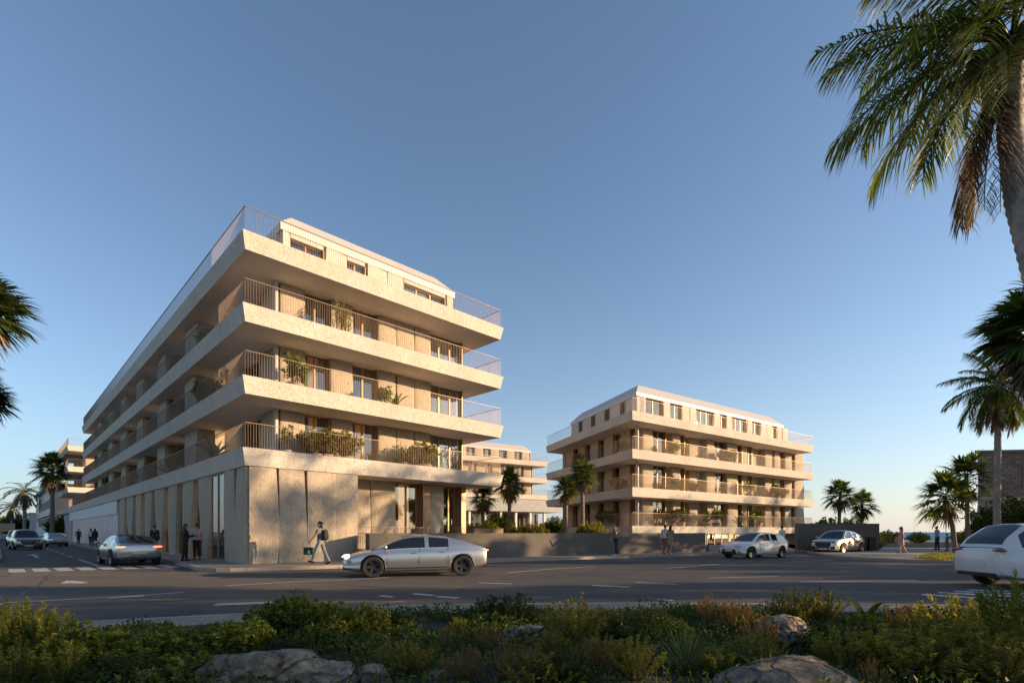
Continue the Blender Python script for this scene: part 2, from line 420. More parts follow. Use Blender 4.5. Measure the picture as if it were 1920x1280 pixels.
def railing(bld, path, z0, h=1.05, gap=0.11, name='railing', bw=0.008, bd=0.010):
    m = MB()
    for i in range(len(path) - 1):
        p, q = Vector(path[i]), Vector(path[i + 1]); L = (q - p).length; d = (q - p) / L; nn = Vector((-d.y, d.x))
        n = max(1, int(L / gap))
        for k in range(n + (1 if i == len(path) - 2 else 0)):
            c = p + d * (L * k / n); a = d * (bw / 2); b = nn * (bd / 2)
            pts = [c - a - b, c + a - b, c + a + b, c - a + b]
            lo = [(v.x, v.y, z0 + 0.04) for v in pts]; hi = [(v.x, v.y, z0 + h) for v in pts]
            m.prism(lo, hi, 0, False, False)
        m.bar((p.x, p.y, z0 + h), (q.x, q.y, z0 + h), 0.04, 0.02)
        m.bar((p.x, p.y, z0 + 0.02), (q.x, q.y, z0 + 0.02), 0.03, 0.015)
    return m.build(name, M['rail'], bld)

_cache = {}
def pier_mesh(w, h, var, d=0.32, mat='pier'):
    key = ('pier', round(w, 2), round(h, 2), var, d, mat)
    if key in _cache: return _cache[key]
    r = random.Random(var * 31 + 5)
    def lean():
        return [(0, 0), (r.uniform(.03, .10), 0), (0, r.uniform(.03, .10)), (r.uniform(.05, .13), 0)][r.randrange(4)]
    Lt, Lb_ = lean(); Rt, Rb_ = lean()
    if 10 <= var < 20: Lt, Lb_, Rt, Rb_ = 0.0, 0.22, 0.0, 0.62 + 0.06 * (var % 3)
    ph = r.uniform(-0.15, 0.2); tw = r.uniform(-0.10, 0.10); bow = r.uniform(.8, 1.2)
    rings = []
    for k in range(21):
        t = k / 20
        wl = w / 2 * (1 - Lt * t ** 1.4 - Lb_ * (1 - t) ** 1.4) - 0.008; wr = w / 2 * (1 - Rt * t ** 1.4 - Rb_ * (1 - t) ** 1.4) - 0.008
        rd = 0.16
        if var >= 20:
            rd = 0.0; wl = w / 2 - (0.03 if var == 20 else 0.0); wr = w / 2
            if var == 20: wr -= 0.13 * max(0, (t - .45) / .55) + 0.06 * max(0, (.15 - t) / .15)
            if var == 21: wr -= 0.15 * max(0, (t - .2) / .8)
        f = d * (0.60 + 0.40 * math.sin(math.pi * min(1, max(0, 0.12 + (ph if var < 20 else 0.05) + 0.62 * t))) * (bow if var < 20 else 1))
        pts = [(-wl, 0.75)]
        for s in np.linspace(-1, 1, 15):
            x = s * (wl if s < 0 else wr)
            o = f * (1 - 0.13 * s * s - rd * abs(s) ** 9) + (tw * s * (t - 0.5) if var < 20 else 0.05 * math.sin(math.pi * (s + 1) / 2) * math.sin(math.pi * t) * (1 if var % 2 else -1))
            pts.append((x, -o))
        pts.append((wr, 0.75))
        rings.append([(x, y, h * t) for x, y in pts])
    m = MB(); m.loft(rings)
    me = m.mesh('pier', M[mat], sharp=40)
    _cache[key] = me
    return me
def window_meshes(w, h, jamb, cur, lit, seed, deep=0.5):
    key = ('win', round(w, 2), round(h, 2), jamb, cur, lit, seed % 3, deep)
    if key in _cache: return _cache[key]
    f = MB(); a = w / 2; fw = 0.065
    f.box(-a, -a + fw, -0.05, 0.05, 0, h); f.box(a - fw, a, -0.05, 0.05, 0, h)
    f.box(-a + fw, a - fw, -0.05, 0.05, 0, fw); f.box(-a + fw, a - fw, -0.05, 0.05, h - fw, h)
    nm = 1 if w < 2.4 else 2
    for k in range(nm):
        x = -a + w * (k + 1) / (nm + 1)
        f.box(x - 0.045, x + 0.045, -0.046, 0.046, fw, h - fw)
    if jamb == 'R': f.box(a + 0.004, a + 0.06, -deep, 0.06, 0, h)
    if jamb == 'L': f.box(-a - 0.06, -a - 0.004, -deep, 0.06, 0, h)
    fr = f.mesh('window', M['bronze'])
    g = MB(); g.box(-a + fw - 0.01, a - fw + 0.01, -0.006, 0.006, fw - 0.01, h - fw + 0.01)
    gl = g.mesh('pane', M['glass'])
    cu = None
    if cur:
        c = MB(); y0 = 0.2
        spans = {'both': [(-a + 0.03, -a + w * 0.30), (a - w * 0.30, a - 0.03)], 'left': [(-a + 0.03, -a + w * 0.5)],
                 'right': [(a - w * 0.45, a - 0.03)], 'full': [(-a + 0.03, a - 0.03)]}[cur.split('_')[0]]
        for x0, x1 in spans:
            n = max(6, int((x1 - x0) / 0.05)); f_, b_ = [], []
            for i in range(n + 1):
                x = x0 + (x1 - x0) * i / n; y = y0 + 0.05 * math.sin(i * 1.7 + seed) * (1 if i % 2 else 0.6)
                f_.append((x, y)); b_.append((x, y + 0.02))
            pl = f_ + b_[::-1]
            c.prism(ring(pl, 0.02), ring(pl, h - 0.02))
        cu = c.mesh('curtain', M['curtain_brown' if cur.endswith('brown') else 'curtain'])
    _cache[key] = (fr, gl, cu)
    return _cache[key]
def window(bld, loc, rz, w, h, jamb='R', cur='both', lit=False, seed=0, deep=0.5, sub=True):
    fr, gl, cu = window_meshes(w, h, jamb, cur, lit, seed, deep)
    o = link('window', fr, bld, loc, rz)
    link('pane', gl, o)
    if cu and sub: link('curtain', cu, o)
    return o
CURT = ['both', 'left', 'full', 'both_brown', 'right', 'left_brown']
def facade(bld, p0, along, items, z0, z1, back=0.22, d=0.22, mat='pier', seed=0, jamb='R'):
    a = Vector(along); out = Vector((a.y, -a.x)); rz = math.atan2(a.y, a.x); p0 = Vector(p0)
    for i, it in enumerate(items):
        kind, a0, a1 = it[:3]; opt = it[3] if len(it) > 3 else {}
        c = p0 + a * ((a0 + a1) / 2)
        if kind == 'p':
            v = opt.get('var', (i * 7 + seed * 3) % 6)
            c2 = c - out * opt.get('in', 0.0)
            link('pier', pier_mesh(a1 - a0, z1 - z0, v, opt.get('d', d), opt.get('mat', mat)), bld, (c2.x, c2.y, z0), rz)
        else:
            b = opt.get('back', back); c2 = c - out * b
            zz0 = opt.get('z0', z0); zz1 = opt.get('z1', z1)
            window(bld, (c2.x, c2.y, zz0), rz, a1 - a0, zz1 - zz0, opt.get('jamb', jamb), opt.get('cur', CURT[(i * 5 + seed) % len(CURT)]),
                   opt.get('lit', False), (i + seed), b)
            if zz1 < z1 - 0.05 or zz0 > z0 + 0.05:
                w_ = MB(); w2 = (a1 - a0) / 2
                if zz0 > z0 + 0.05: w_.box(-w2, w2, -0.25, 0.2, z0, zz0 - 0.003)
                if zz1 < z1 - 0.05: w_.box(-w2, w2, -0.25, 0.2, zz1 + 0.003, z1)
                c3 = c - out * b
                w_.build('infill_wall', M[mat], bld, (c3.x, c3.y, 0), rz)
def core(bld, poly, z0, z1, mat='interior', name='interior_wall'):
    m = MB(); m.prism(ring(poly, z0), ring(poly, z1))
    return m.build(name, M[mat], bld)
def rect(x0, x1, y0, y1): return [(x0, y0), (x1, y0), (x1, y1), (x0, y1)]
def penthouse_roof(bld, poly, ze, over=0.08, band=0.32, inset=0.75, rise=0.9):
    m = MB()
    a = ring(offset(poly, over), ze); b = ring(offset(poly, over + 0.03), ze + band)
    c = ring(offset(poly, -inset), ze + band + rise)
    m.prism(a, b, 0, True, False); m.prism(b, c, 0, False, True)
    return m.build('roof', M['roof'], bld, fix=False)
def grid_items(a0, a1, pw, ww, first='p'):
    its = []; a = a0; k = first
    while a < a1 - 0.3:
        w_ = pw if k == 'p' else ww
        its.append((k, a, min(a + w_, a1))); a += w_
        k = 'w' if k == 'p' else 'p'
    return its

# ================================================================= building A, the street-corner block
CA = (-11.1, 21.7); UA = Vector((0.7114, 0.7028)); VA = Vector((-0.7028, 0.7114)); RA = math.atan2(UA.y, UA.x)
def S(dist, m, z=0.0):                   # a spot in the side street: metres out from the facade, metres along it
    p = Vector(CA) - UA * dist + VA * m
    return (p.x, p.y, z)
A = tag(empty('apartment_building', (*CA, 0), RA), 'large pale concrete block on the street corner with four sharp overhanging balcony slabs', 'building')
WA, LA, LP = 14.6, 57.0, 75.0
ZB = [4.26, 7.25, 10.25, 13.25]
sb = 2.1
def La(px, s=sb):                        # metres along the front at which a column of the photo meets the wall line
    p = Vector(CA) + VA * s
    return on_line(px, p, UA)
out4 = rect(0, WA, 0, LA)
slab(A, rect(0, WA, 0, LP), ZB[0])
for z in ZB[1:]: slab(A, out4, z)
for i, z in enumerate(ZB):
    yl = LP if i == 0 else LA
    railing(A, [(0.0, yl - 0.1), (0.0, 0.0), (WA, 0.0), (WA, 12.0)], z + 0.73)
front = [('p', La(523), La(570)), ('w', La(570), La(615)), ('p', La(617), La(660)), ('w', La(660), La(704)), ('p', La(706), La(740)),
         ('p', La(740), La(775)), ('p', La(775), La(805)), ('w', La(805), La(866), {'jamb': 'R', 'cur': 'full'})]
for i in range(3):
    z0 = ZB[i] + 0.34; z1 = ZB[i + 1]
    cs = [['full', 'full', 'full'], ['both', 'full', 'full'], ['full', 'both', 'full']][i]
    its = []; k = 0
    for it in front:
        if it[0] == 'w': its.append(('w', it[1], it[2], {'jamb': 'R', 'cur': cs[k] if i else ['both_brown', 'both_brown', 'full'][k]})); k += 1
        else: its.append(it)
    facade(A, (0, sb), (1, 0), its, z0, z1, seed=i)
    facade(A, (sb, 0), (0, -1), [('p', -4.0, -2.1), ('w', -6.8, -4.0, {'cur': 'both', 'jamb': 'L'}), ('p', -9.7, -6.8)], z0, z1, seed=i + 3)
    left = []; m_ = 9.8
    for k in range(6):
        left.append(('p', -(m_ + 2.5), -m_, {'d': 0.3, 'var': (k + i) % 6})); left.append(('w', -(m_ + 7.4), -(m_ + 2.5), {'cur': ['both', 'full', 'left', 'both'][(k + i) % 4], 'jamb': 'L', 'back': 0.75})); m_ += 7.4
    facade(A, (0.75, 0), (0, -1), left, z0, z1, seed=i + 3)
    q_ = MB(); q_.box(2.3, 2.5, 9.75, 54, z0 + 0.003, z1 - 0.003); q_.build('glow_wall', M['lit' if i < 2 else 'interior'], A)  # glowing sheet stands in for lamplit rooms along the side street
    c_ = MB(); c_.lathe([(0.0, 0), (0.115, 0), (0.115, z1 - z0), (0.0, z1 - z0)], 20)
    c_.build('corner_column', M['column'], A, (1.95, 1.95, z0), smooth=True, sharp=40)
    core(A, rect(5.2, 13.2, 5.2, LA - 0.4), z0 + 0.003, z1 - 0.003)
    e = MB(); e.box(13.0, 13.38, sb + 0.6, LA - 0.4, z0 + 0.003, z1 - 0.003); e.box(1.2, 13.0, LA - 0.38, LA - 0.1, z0 + 0.003, z1 - 0.003)
    e.build('end_wall', M['pier'], A)
    for (x, y) in ((3.6, 5.4),):                # lit ceiling lamps in some street-side rooms
        l_ = MB(); l_.box(x - 0.3, x + 0.3, y - 0.8, y + 0.8, z1 - 0.1, z1 - 0.03); l_.build('ceiling_lamp', M['lamp'], A)
# ground floor
zg = 0.13
bd = [La(467, 0), La(525, 0), La(578, 0), La(632, 0), La(672, 0)]
facade(A, (0, 0.26), (1, 0), [('p', bd[k], bd[k + 1], {'var': 20 + k, 'd': 0.24}) for k in range(4)], zg, ZB[0] - 0.004)
facade(A, (0.26, 0), (0, -1), [('p', -1.62, -bd[0], {'var': 3, 'd': 0.24}), ('p', -3.24, -1.64, {'var': 1, 'd': 0.24})], zg, ZB[0] - 0.004)
its = [('w', -5.4, -3.24, {'cur': None, 'jamb': None, 'back': -0.17})]
m_ = 5.5
for k in range(8):
    its.append(('p', -(m_ + 2.15), -m_ + 0.25, {'var': 10 + k % 3, 'd': 0.30}))
    its.append(('w', -(m_ + 3.75), -(m_ + 1.75), {'cur': [None, 'both_brown'][k % 2], 'jamb': None, 'back': 0.05}))
    m_ += 3.5
facade(A, (0.36, 0), (0, -1), its, zg, ZB[0] - 0.004)
end_piers = m_
q_ = MB(); q_.box(2.6, 2.7, 6.0, 33, zg + 0.002, ZB[0] - 0.3); q_.build('glow_wall', M['lit'], A)  # glowing sheet added behind the shop windows as their room light
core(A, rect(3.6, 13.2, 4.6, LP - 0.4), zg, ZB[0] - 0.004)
e = MB(); e.box(bd[4] - 0.3, bd[4] + 0.002, 0.5, sb + 0.7, zg, ZB[0] - 0.004); e.build('return_wall', M['pier'], A)
gl = [('p', bd[4] + 0.01, 6.9), ('p', 6.9, La(740)), ('w', La(740), La(788), {'cur': 'both_brown', 'jamb': 'R'}), ('p', La(803), La(829)), ('w', La(829), La(859), {'cur': 'full_brown', 'jamb': 'R'})]
facade(A, (0, sb), (1, 0), gl, 0.55, ZB[0] - 0.004, seed=4)
e = MB(); e.box(bd[4], WA - 0.4, 0.5, 4.5, 0.13, 0.545); e.build('terrace_floor', M['paving'], A)
e = MB(); e.box(La(788) + 0.06, La(803) - 0.01, sb - 0.2, sb + 0.7, 0.55, ZB[0] - 0.006); e.box(La(859) + 0.06, 13.4, sb - 0.25, sb + 0.7, 0.55, ZB[0] - 0.006)
e.build('wood_panel', M['bronze'], A)
e = MB(); e.box(13.0, 13.38, sb + 0.71, LP - 0.4, 0.13, ZB[0] - 0.006); e.build('end_wall', M['pier'], A)
railing(A, [(bd[4] + 0.2, 0.75), (13.6, 0.75)], 0.62, 1.1)
e = MB(); e.box(0.1, 0.5, end_piers + 0.02, LP - 0.05, 3.1, ZB[0] - 0.006)
y = end_piers + 0.1
while y < LP - 4:
    e.box(0.18, 0.5, y, y + 0.62, 0.13, 3.098); y += 0.95
e.build('slatted_screen', M['white'], A)
# penthouse
pz0, pz1 = ZB[3] + 0.34, 16.0
pp = rect(2.4, 12.8, 2.4, 50)
lp = lambda px: La(px, 2.4)
its = [('p', 2.42, lp(544)), ('w', lp(544), lp(606), {'z1': 15.78, 'cur': 'both_brown'}), ('p', lp(606) + .06, lp(650)), ('w', lp(651), lp(684), {'z1': 15.78, 'cur': 'right_brown'}), ('p', lp(686) + .05, lp(726)),
       ('p', lp(726), lp(757)), ('w', lp(757), lp(834), {'z1': 15.78, 'cur': 'left'}), ('p', lp(836) + .05, 12.78)]
facade(A, (0, 2.4), (1, 0), its, pz0, pz1, d=0.06, back=0.22, seed=2, mat='slab')
facade(A, (2.4, 0), (0, -1), [(k, -b, -a, {'jamb': 'L'} if k == 'w' else {}) for k, a, b in grid_items(2.85, 49.8, 2.2, 1.7)], pz0, pz1, d=0.06, back=0.22, seed=5, mat='slab')
e = MB(); e.box(12.45, 12.75, 3.2, 49.6, pz0, pz1); e.build('end_wall', M['pier'], A)
core(A, rect(5.5, 12.2, 5.5, 49.5), pz0, pz1)
penthouse_roof(A, pp, pz1)

# lit shelves behind the first shop window of the street side
sh = tag(empty('display_shelf', S(-1.9, 4.4, 0.13), RA), 'tall display shelf with glowing lamps behind the first glass bay of the corner block', 'shelf')
e = MB()
for k in range(6): e.box(-0.25, 0.25, -0.5, 0.5, 0.35 + 0.6 * k, 0.38 + 0.6 * k)
e.box(-0.25, 0.25, -0.55, -0.505, 0, 3.5); e.box(-0.25, 0.25, 0.505, 0.55, 0, 3.5); e.build('shelf_frame', M['wood'], sh)
for k in range(6):
    l_ = MB(); l_.lathe([(0, 0), (0.10, 0), (0.16, 0.18), (0.11, 0.3), (0, 0.3)], 14)
    l_.build('lamp', M['lamp'], sh, (0, 0.15 * ((k % 3) - 1), 0.385 + 0.6 * k), smooth=True)

# ================================================================= next block down the side street
A2 = tag(empty('apartment_building', S(0, LP + 0.3), RA), 'pale concrete block behind the corner building, its slab ends poking over the side street', 'building')
o2 = rect(0, 12, 0, 18)
for z in ZB[1:]:
    slab(A2, o2, z); railing(A2, [(0, 17.9), (0, 0), (11, 0)], z + 0.73, gap=0.16)
slab(A2, o2, ZB[0])
for i in range(3):
    z0 = ZB[i] + 0.34; z1 = ZB[i + 1]
    facade(A2, (0, sb), (1, 0), grid_items(2.1, 11.5, 2.0, 1.8), z0, z1, seed=i)
    facade(A2, (sb, 0), (0, -1), [(k, -b, -a, {'jamb': 'L'} if k == 'w' else {}) for k, a, b in grid_items(2.1, 17.8, 1.9, 2.4)], z0, z1, seed=i)
    core(A2, rect(4, 11.5, 4, 17), z0, z1)
core(A2, rect(0.3, 11.8, 0.3, 17.7), 0.13, ZB[0] - 0.004, 'grey', 'base_wall')

# far street: long office block with window bands, two white houses
O = tag(empty('office_block', S(0.5, 96), RA), 'long white office block with horizontal window bands behind the street palms', 'building')
e = MB(); e.box(0, 14, 0, 42, 0.1, 9.4); e.build('wall', M['white'], O)
for z in (2.6, 5.9):
    e = MB(); e.box(-0.07, 0.3, 0.8, 41, z, z + 1.5); e.build('window_band', M['glass_dark'] if 'glass_dark' in M else M['black'], O)
    f_ = MB()
    for k in range(27): f_.box(-0.12, -0.072, 0.8 + k * 1.5, 0.9 + k * 1.5, z, z + 1.5)
    f_.build('mullions', M['white'], O)
e = MB(); e.box(-0.7, 14.4, -0.4, 42.4, 9.4, 9.9); e.build('roof', M['grey'], O)
e = MB(); e.box(-0.5, -0.002, 0, 42, 4.4, 4.7); e.build('ledge', M['white'], O)
for k, (m0, m1, h, dd, lab) in enumerate(((141, 158, 8.0, 0.2, 'small white flat roofed house standing beyond the long office block'), (160, 200, 6.2, 1.2, 'low white house row at the far end of the side street'))):
    Hh = tag(empty('white_house', S(dd, m0), RA), lab, 'house')
    e = MB(); e.box(0, 10, 0, m1 - m0, 0.1, h); e.build('wall', M['white'], Hh)
    e = MB(); e.box(-0.2, 10.2, -0.2, m1 - m0 + 0.2, h, h + 0.3); e.build('roof', M['grey'], Hh)
    for j in range(3):
        e = MB(); e.box(-0.06, 0.1, 2 + j * 4, 3.4 + j * 4, h * 0.5, h * 0.5 + 1.5); e.build('window', M['black'], Hh)

# ================================================================= building B, the block by the sea
CB = (9.42, 40.75); UB = Vector((0.816, 0.578)).normalized(); VB = Vector((-UB.y, UB.x)); RB = math.atan2(UB.y, UB.x)
B = tag(empty('apartment_building', (*CB, 0), RB), 'free-standing pale concrete block towards the sea with sunlit front and glass-railed roof terrace', 'building')
WB = 29.1
pB = [(0, 0), (WB, 0), (WB, 17.0), (5.25, 17.0)]
ZBB = [1.35, 4.26, 7.25, 10.25]
sbb = 1.8
def Lb(px, s=sbb): return on_line(px, Vector(CB) + VB * s, UB)
z6 = lambda x: 1150 + x / 3.556          # column in an enlarged view of this block
for i, z in enumerate(ZBB):
    slab(B, pB, z, 0.70 if i else 0.6, 0.12)
    ins = offset(pB, -0.02)
    railing(B, [ins[3], ins[0], ins[1], (ins[1][0], 9)], z + (0.70 if i else 0.6), 1.05, gap=0.13, bw=0.009)
segs = [('p', 185, 258), ('w', 260, 348), ('p', 385, 440), ('w', 440, 474), ('p', 478, 530), ('p', 531, 608), ('p', 612, 668), ('w', 669, 745), ('p', 750, 820), ('w', 822, 858), ('p', 860, 900),
        ('w', 900, 924), ('p', 925, 1005), ('p', 1008, 1056), ('p', 1065, 1105), ('w', 1106, 1134), ('p', 1135, 1180), ('w', 1181, 1198), ('p', 1200, 1264)]
recess = {4: 0.9, 5: 0.55, 10: 0.25, 12: 0.7, 13: 0.1}
# left side of B: a slanting wall line from the rear left corner to the front corner
iB = offset(pB, -sbb)
lA = Vector(iB[3]); lB = Vector(iB[0]); lL = (lB - lA).length; lD = (lB - lA) / lL
for i in range(3):
    z0 = ZBB[i] + 0.34; z1 = ZBB[i + 1]
    its = []
    for k, (kd, a, b) in enumerate(segs):
        o_ = {}
        if kd == 'p': o_ = {'in': recess.get(k, 0.0), 'var': (k * 5 + i) % 6}
        else: o_ = {'jamb': 'R', 'cur': ['both', 'full', 'both_brown', 'left', 'both'][(k + i) % 5]}
        its.append((kd, Lb(z6(a)), Lb(z6(b)), o_))
    facade(B, (0, sbb), (1, 0), its, z0, z1, seed=i)
    facade(B, lA, lD, [(kd, a, b, {'jamb': 'L'} if kd == 'w' else {}) for kd, a, b in grid_items(0.2, lL - 0.3, 1.5, 1.35)], z0, z1, seed=i + 2)
    c_ = MB(); c_.lathe([(0.0, 0), (0.15, 0), (0.15, z1 - z0), (0.0, z1 - z0)], 16)
    c_.build('corner_column', M['column'], B, (2.0, 1.3, z0), smooth=True, sharp=40)
    cp = offset(pB, -4.6)
    core(B, cp, z0 + 0.003, z1 - 0.003)
    e = MB(); e.box(WB - 2.1, WB - 1.75, 2.6, 16.5, z0 + 0.003, z1 - 0.003); e.box(7, WB - 2.12, 16.0, 16.4, z0 + 0.003, z1 - 0.003); e.build('end_wall', M['pier'], B)
# base storey under the lowest slab
core(B, offset(pB, -1.2), 0.1, 1.345, 'wall_dark', 'base_wall')
# penthouse of B
zp0, zp1 = ZBB[3] + 0.34, 13.05
pbp = offset(pB, -2.2)
Lbp = lambda x: Lb(z6(x), 2.2)
zz1 = 12.85
its = []
ws = [(212, 330), (378, 458), (553, 665), (712, 750), (790, 888), (925, 978), (1058, 1090), (1122, 1158)]
prev = 3.6
for k, (a, b) in enumerate(ws):
    a_, b_ = Lbp(a), Lbp(b)
    if k == 0: its.append(('p', pbp[0][0], a_))
    else:
        mid = prev + (a_ - prev) * 0.5
        if a_ - prev > 2.0: its += [('p', prev + 0.06, mid), ('p', mid, a_)]
        else: its.append(('p', prev + 0.06, a_))
    its.append(('w', a_, b_, {'jamb': 'R', 'cur': ['right_brown', 'right_brown', 'right_brown', 'full_brown', 'right_brown', 'full_brown', 'full_brown', 'full_brown'][k]}))
    prev = b_
its.append(('p', prev + 0.06, pbp[1][0]))
facade(B, (0, 2.2), (1, 0), its, zp0, zp1, d=0.06, back=0.22, mat='slab', seed=1)
l2A = Vector(pbp[3]); l2B = Vector(pbp[0]); l2L = (l2B - l2A).length; l2D = (l2B - l2A) / l2L
facade(B, l2A, l2D, [(kd, a, b, {'jamb': 'L', 'cur': 'full_brown'} if kd == 'w' else {}) for kd, a, b in grid_items(0.0, l2L, 1.9, 0.95)], zp0, zp1, d=0.06, back=0.2, mat='slab', seed=3)
core(B, offset(pB, -5.2), zp0, zp1)
e = MB(); e.box(WB - 2.55, WB - 2.25, 2.9, 14.5, zp0, zp1); e.build('end_wall', M['pier'], B)
penthouse_roof(B, pbp, zp1, 0.08, 0.28, 0.9, 1.0)

# ================================================================= building C at the back of the courtyard
CC = Vector((6.4, 94.0)); UC = Vector((0.85, 0.53)).normalized(); RC = math.atan2(UC.y, UC.x)
c0 = CC - UC * 36
Cb = tag(empty('apartment_building', (*c0, 0), RC), 'distant pale concrete block closing the courtyard between the two nearer blocks', 'building')
pC = rect(0, 36, 0, 14)
for i, z in enumerate((7.25, 10.25, 13.25)):
    slab(Cb, pC, z, 0.8); railing(Cb, [(1, 0), (36, 0), (36, 8)], z + 0.8, gap=0.18, bw=0.012)
for i, (z0, z1) in enumerate(((7.6, 10.25), (10.6, 13.25), (13.6, 15.9))):
    s_ = 2.0 if i < 2 else 2.6
    facade(Cb, (0, s_), (1, 0), [(k, a, b, {'jamb': 'R'}) for k, a, b in grid_items(16, 34, 1.7, 1.5)], z0, z1, seed=i * 2, d=0.25)
    core(Cb, rect(2, 34, 4.6, 13), z0 + 0.003, z1 - 0.003)
    e = MB(); e.box(33.7, 34.1, s_ + 0.8, 13, z0, z1 - 0.004); e.box(0.5, 15.98, s_, s_ + 0.4, z0, z1 - 0.004); e.build('end_wall', M['pier'], Cb)
penthouse_roof(Cb, rect(2.6, 34, 2.6, 12), 15.9, 0.1, 0.3, 0.9, 1.0)
e = MB(); e.box(2, 34, 3, 13, 0.1, 7.245); e.build('base_wall', M['grey'], Cb)
e = MB(); e.box(4, 36.5, -3.5, 2.9, 4.9, 6.9); e.build('canopy', M['grey'], Cb)  # a white band; the grey stands in for the shade on it
for k in range(7):
    x = 16 + k * 2.9
    window(Cb, (x + 1.2, 2.6, 1.6), 0, 2.3, 3.2, None, 'both', False, k)
    e = MB(); e.box(x - 0.35, x + 0.02, -3.0, -2.6, 0.1, 4.9); e.build('pillar', M['white'], Cb)
# ================================================================= ground, roads, pavements, sea
def sheet(name, poly, z, mat, label, cat, kind='structure'):
    m = MB(); m.add([(x, y, z) for x, y in poly], [tuple(range(len(poly)))])
    return tag(m.build(name, M[mat]), label, cat, None, kind)
sheet('ground', [(-900, -40), (60, -40), (110, 30), (95, 75), (20, 120), (-60, 330), (-900, 900)], -0.03, 'dry_ground', 'bare ground reaching from the planted verge to the coast', 'ground')
sheet('sea', [(-30000, 60), (40000, -2000), (40000, 40000), (-30000, 40000)], -6.0, 'sea', 'strip of blue sea on the horizon at the right', 'sea')
road = sheet('road', [(-420, 290), (-150, 120), (-60, 18), (-40, -6), (60, -6), (70, 45), (40, 62), (20, 48), (-60, 100), (-400, 420)], 0.0, 'asphalt', 'grey asphalt road crossing in front of the blocks and into the side street', 'road')
def round_path(pts, r=1.0, n=5):
    res = [pts[0]]
    for i in range(1, len(pts) - 1):
        p0, p1, p2 = Vector(pts[i - 1]), Vector(pts[i]), Vector(pts[i + 1])
        d = min(r, (p1 - p0).length * .45, (p2 - p1).length * .45)
        a = p1 + (p0 - p1).normalized() * d; b = p1 + (p2 - p1).normalized() * d
        for k in range(n + 1):
            t = k / n; q = a * (1 - t) ** 2 + p1 * 2 * t * (1 - t) + b * t * t
            res.append((q.x, q.y))
    res.append(pts[-1]); return res
def pavement(name, kerb, rest, label, z=0.13, mat='paving', kerbw=0.16):
    kerb = round_path(kerb, 2.2)
    poly = list(kerb) + list(rest)
    m = MB(); m.add([(x, y, z) for x, y in poly], [tuple(range(len(poly)))])
    o = m.build(name, M[mat], fix=True); tag(o, label, 'pavement', None, 'structure')
    k = MB(); acc = 0
    for i in range(len(kerb) - 1):
        p, q = Vector(kerb[i]), Vector(kerb[i + 1]); L = (q - p).length
        n = max(1, int(L / 1.0))
        for j in range(n):
            a = p.lerp(q, j / n + 0.004); b = p.lerp(q, (j + 1) / n - 0.004)
            k.bar((a.x, a.y, -0.02), (b.x, b.y, -0.02), kerbw, z + 0.032)
    k.build('kerb', M['kerb'], o)
    return o
s0 = S(1.4, 200); s1 = S(1.4, 3.0)
k1 = [s0[:2], S(1.4, 60)[:2], s1[:2], (-11.4, 19.1), (-8.4, 20.6), (-1.7, 25.1), (4.9, 29.0), (12.3, 33.0), (21, 37.3), (29.5, 41.5), (34, 48)]
far_pave = pavement('pavement', k1, [(30, 60), (10, 110), (-40, 110), (-120, 200)], 'sunlit stone pavement with pale kerb running round the corner block')
k2 = [S(7.2, 240)[:2], S(7.2, 60)[:2], S(7.2, 14)[:2], S(9.5, 1.5)[:2], (-40, 15)]
pavement('pavement', k2, [(-80, 20), (-260, 130)], 'shaded pavement along the left kerb of the side street')
kp = [(25.5, 50), (19.6, 33), (18.2, 28.3), (19.5, 25.4), (23, 23.5), (60, 19)]
prom = pavement('pavement', kp, [(75, 45), (60, 62), (30, 60)], 'curved pale pavement of the seafront corner at the right')
nk = [(-40, 4.0), (-12, 6.0), (-6, 7.9), (-2.6, 9.4), (1, 9.9), (8, 9.6), (40, 7.5)]
near = pavement('pavement', nk, [(40, 6.6), (8, 8.6), (1, 8.9), (-2.4, 8.4), (-5.6, 7.0), (-12, 5.0), (-40, 3.0)], 'narrow near pavement strip between road and planted verge')

# markings painted on the road
def mark(pts, name='lane_marking', w=None, z=0.005):
    m = MB()
    if w:
        for i in range(len(pts) - 1):
            p, q = Vector(pts[i][:2]), Vector(pts[i + 1][:2]); d = (q - p).normalized(); n = Vector((-d.y, d.x)) * w / 2
            m.add([(*(p - n), z), (*(q - n), z), (*(q + n), z), (*(p + n), z)], [(0, 1, 2, 3)])
    else:
        m.add([(p[0], p[1], z) for p in pts], [tuple(range(len(pts)))])
    return m.build(name, M['paint'], road, fix=False)
c0_, c1_ = Vector(G(18, 1069.5)[:2]), Vector(G(372, 1059.5)[:2])
for k in range(9):
    p = c0_.lerp(c1_, (k + 0.3) / 9.0); wd = (c1_ - c0_).normalized() * 0.24; ln = VA * 1.25
    mark([p - wd - ln, p + wd - ln, p + wd + ln, p - wd + ln], 'crosswalk_stripe')
for k, (a, b) in enumerate(((5.5, 13.5), (17, 19.5), (22, 24.5), (27, 29.5), (32, 34.5), (37, 39.5), (44, 46.5), (52, 54.5), (60, 62.5))):
    mark([S(4.2, a), S(4.2, b)], w=0.14)
def line(pxs, w): return mark([G(x, y) for x, y in pxs], w=w)
line([(-60, 1134), (45, 1127.5), (200, 1119.5), (345, 1110)], 0.13)
line([(200, 1120.5), (270, 1116)], 0.28)
line([(424, 1097.5), (540, 1090.5), (650, 1086.5), (730, 1082)], 0.12)
line([(403, 1133), (515, 1129)], 0.3)
line([(897, 1092), (960, 1094)], 0.12)
line([(952, 1073), (1030, 1066.5), (1115, 1061.5)], 0.12)
line([(1110, 1097), (1180, 1100)], 0.22); line([(1190, 1091), (1270, 1095.5)], 0.12)
line([(775, 1112.5), (812, 1116)], 0.2); line([(818, 1118), (860, 1120.5)], 0.22); line([(712, 1116), (738, 1119)], 0.16)
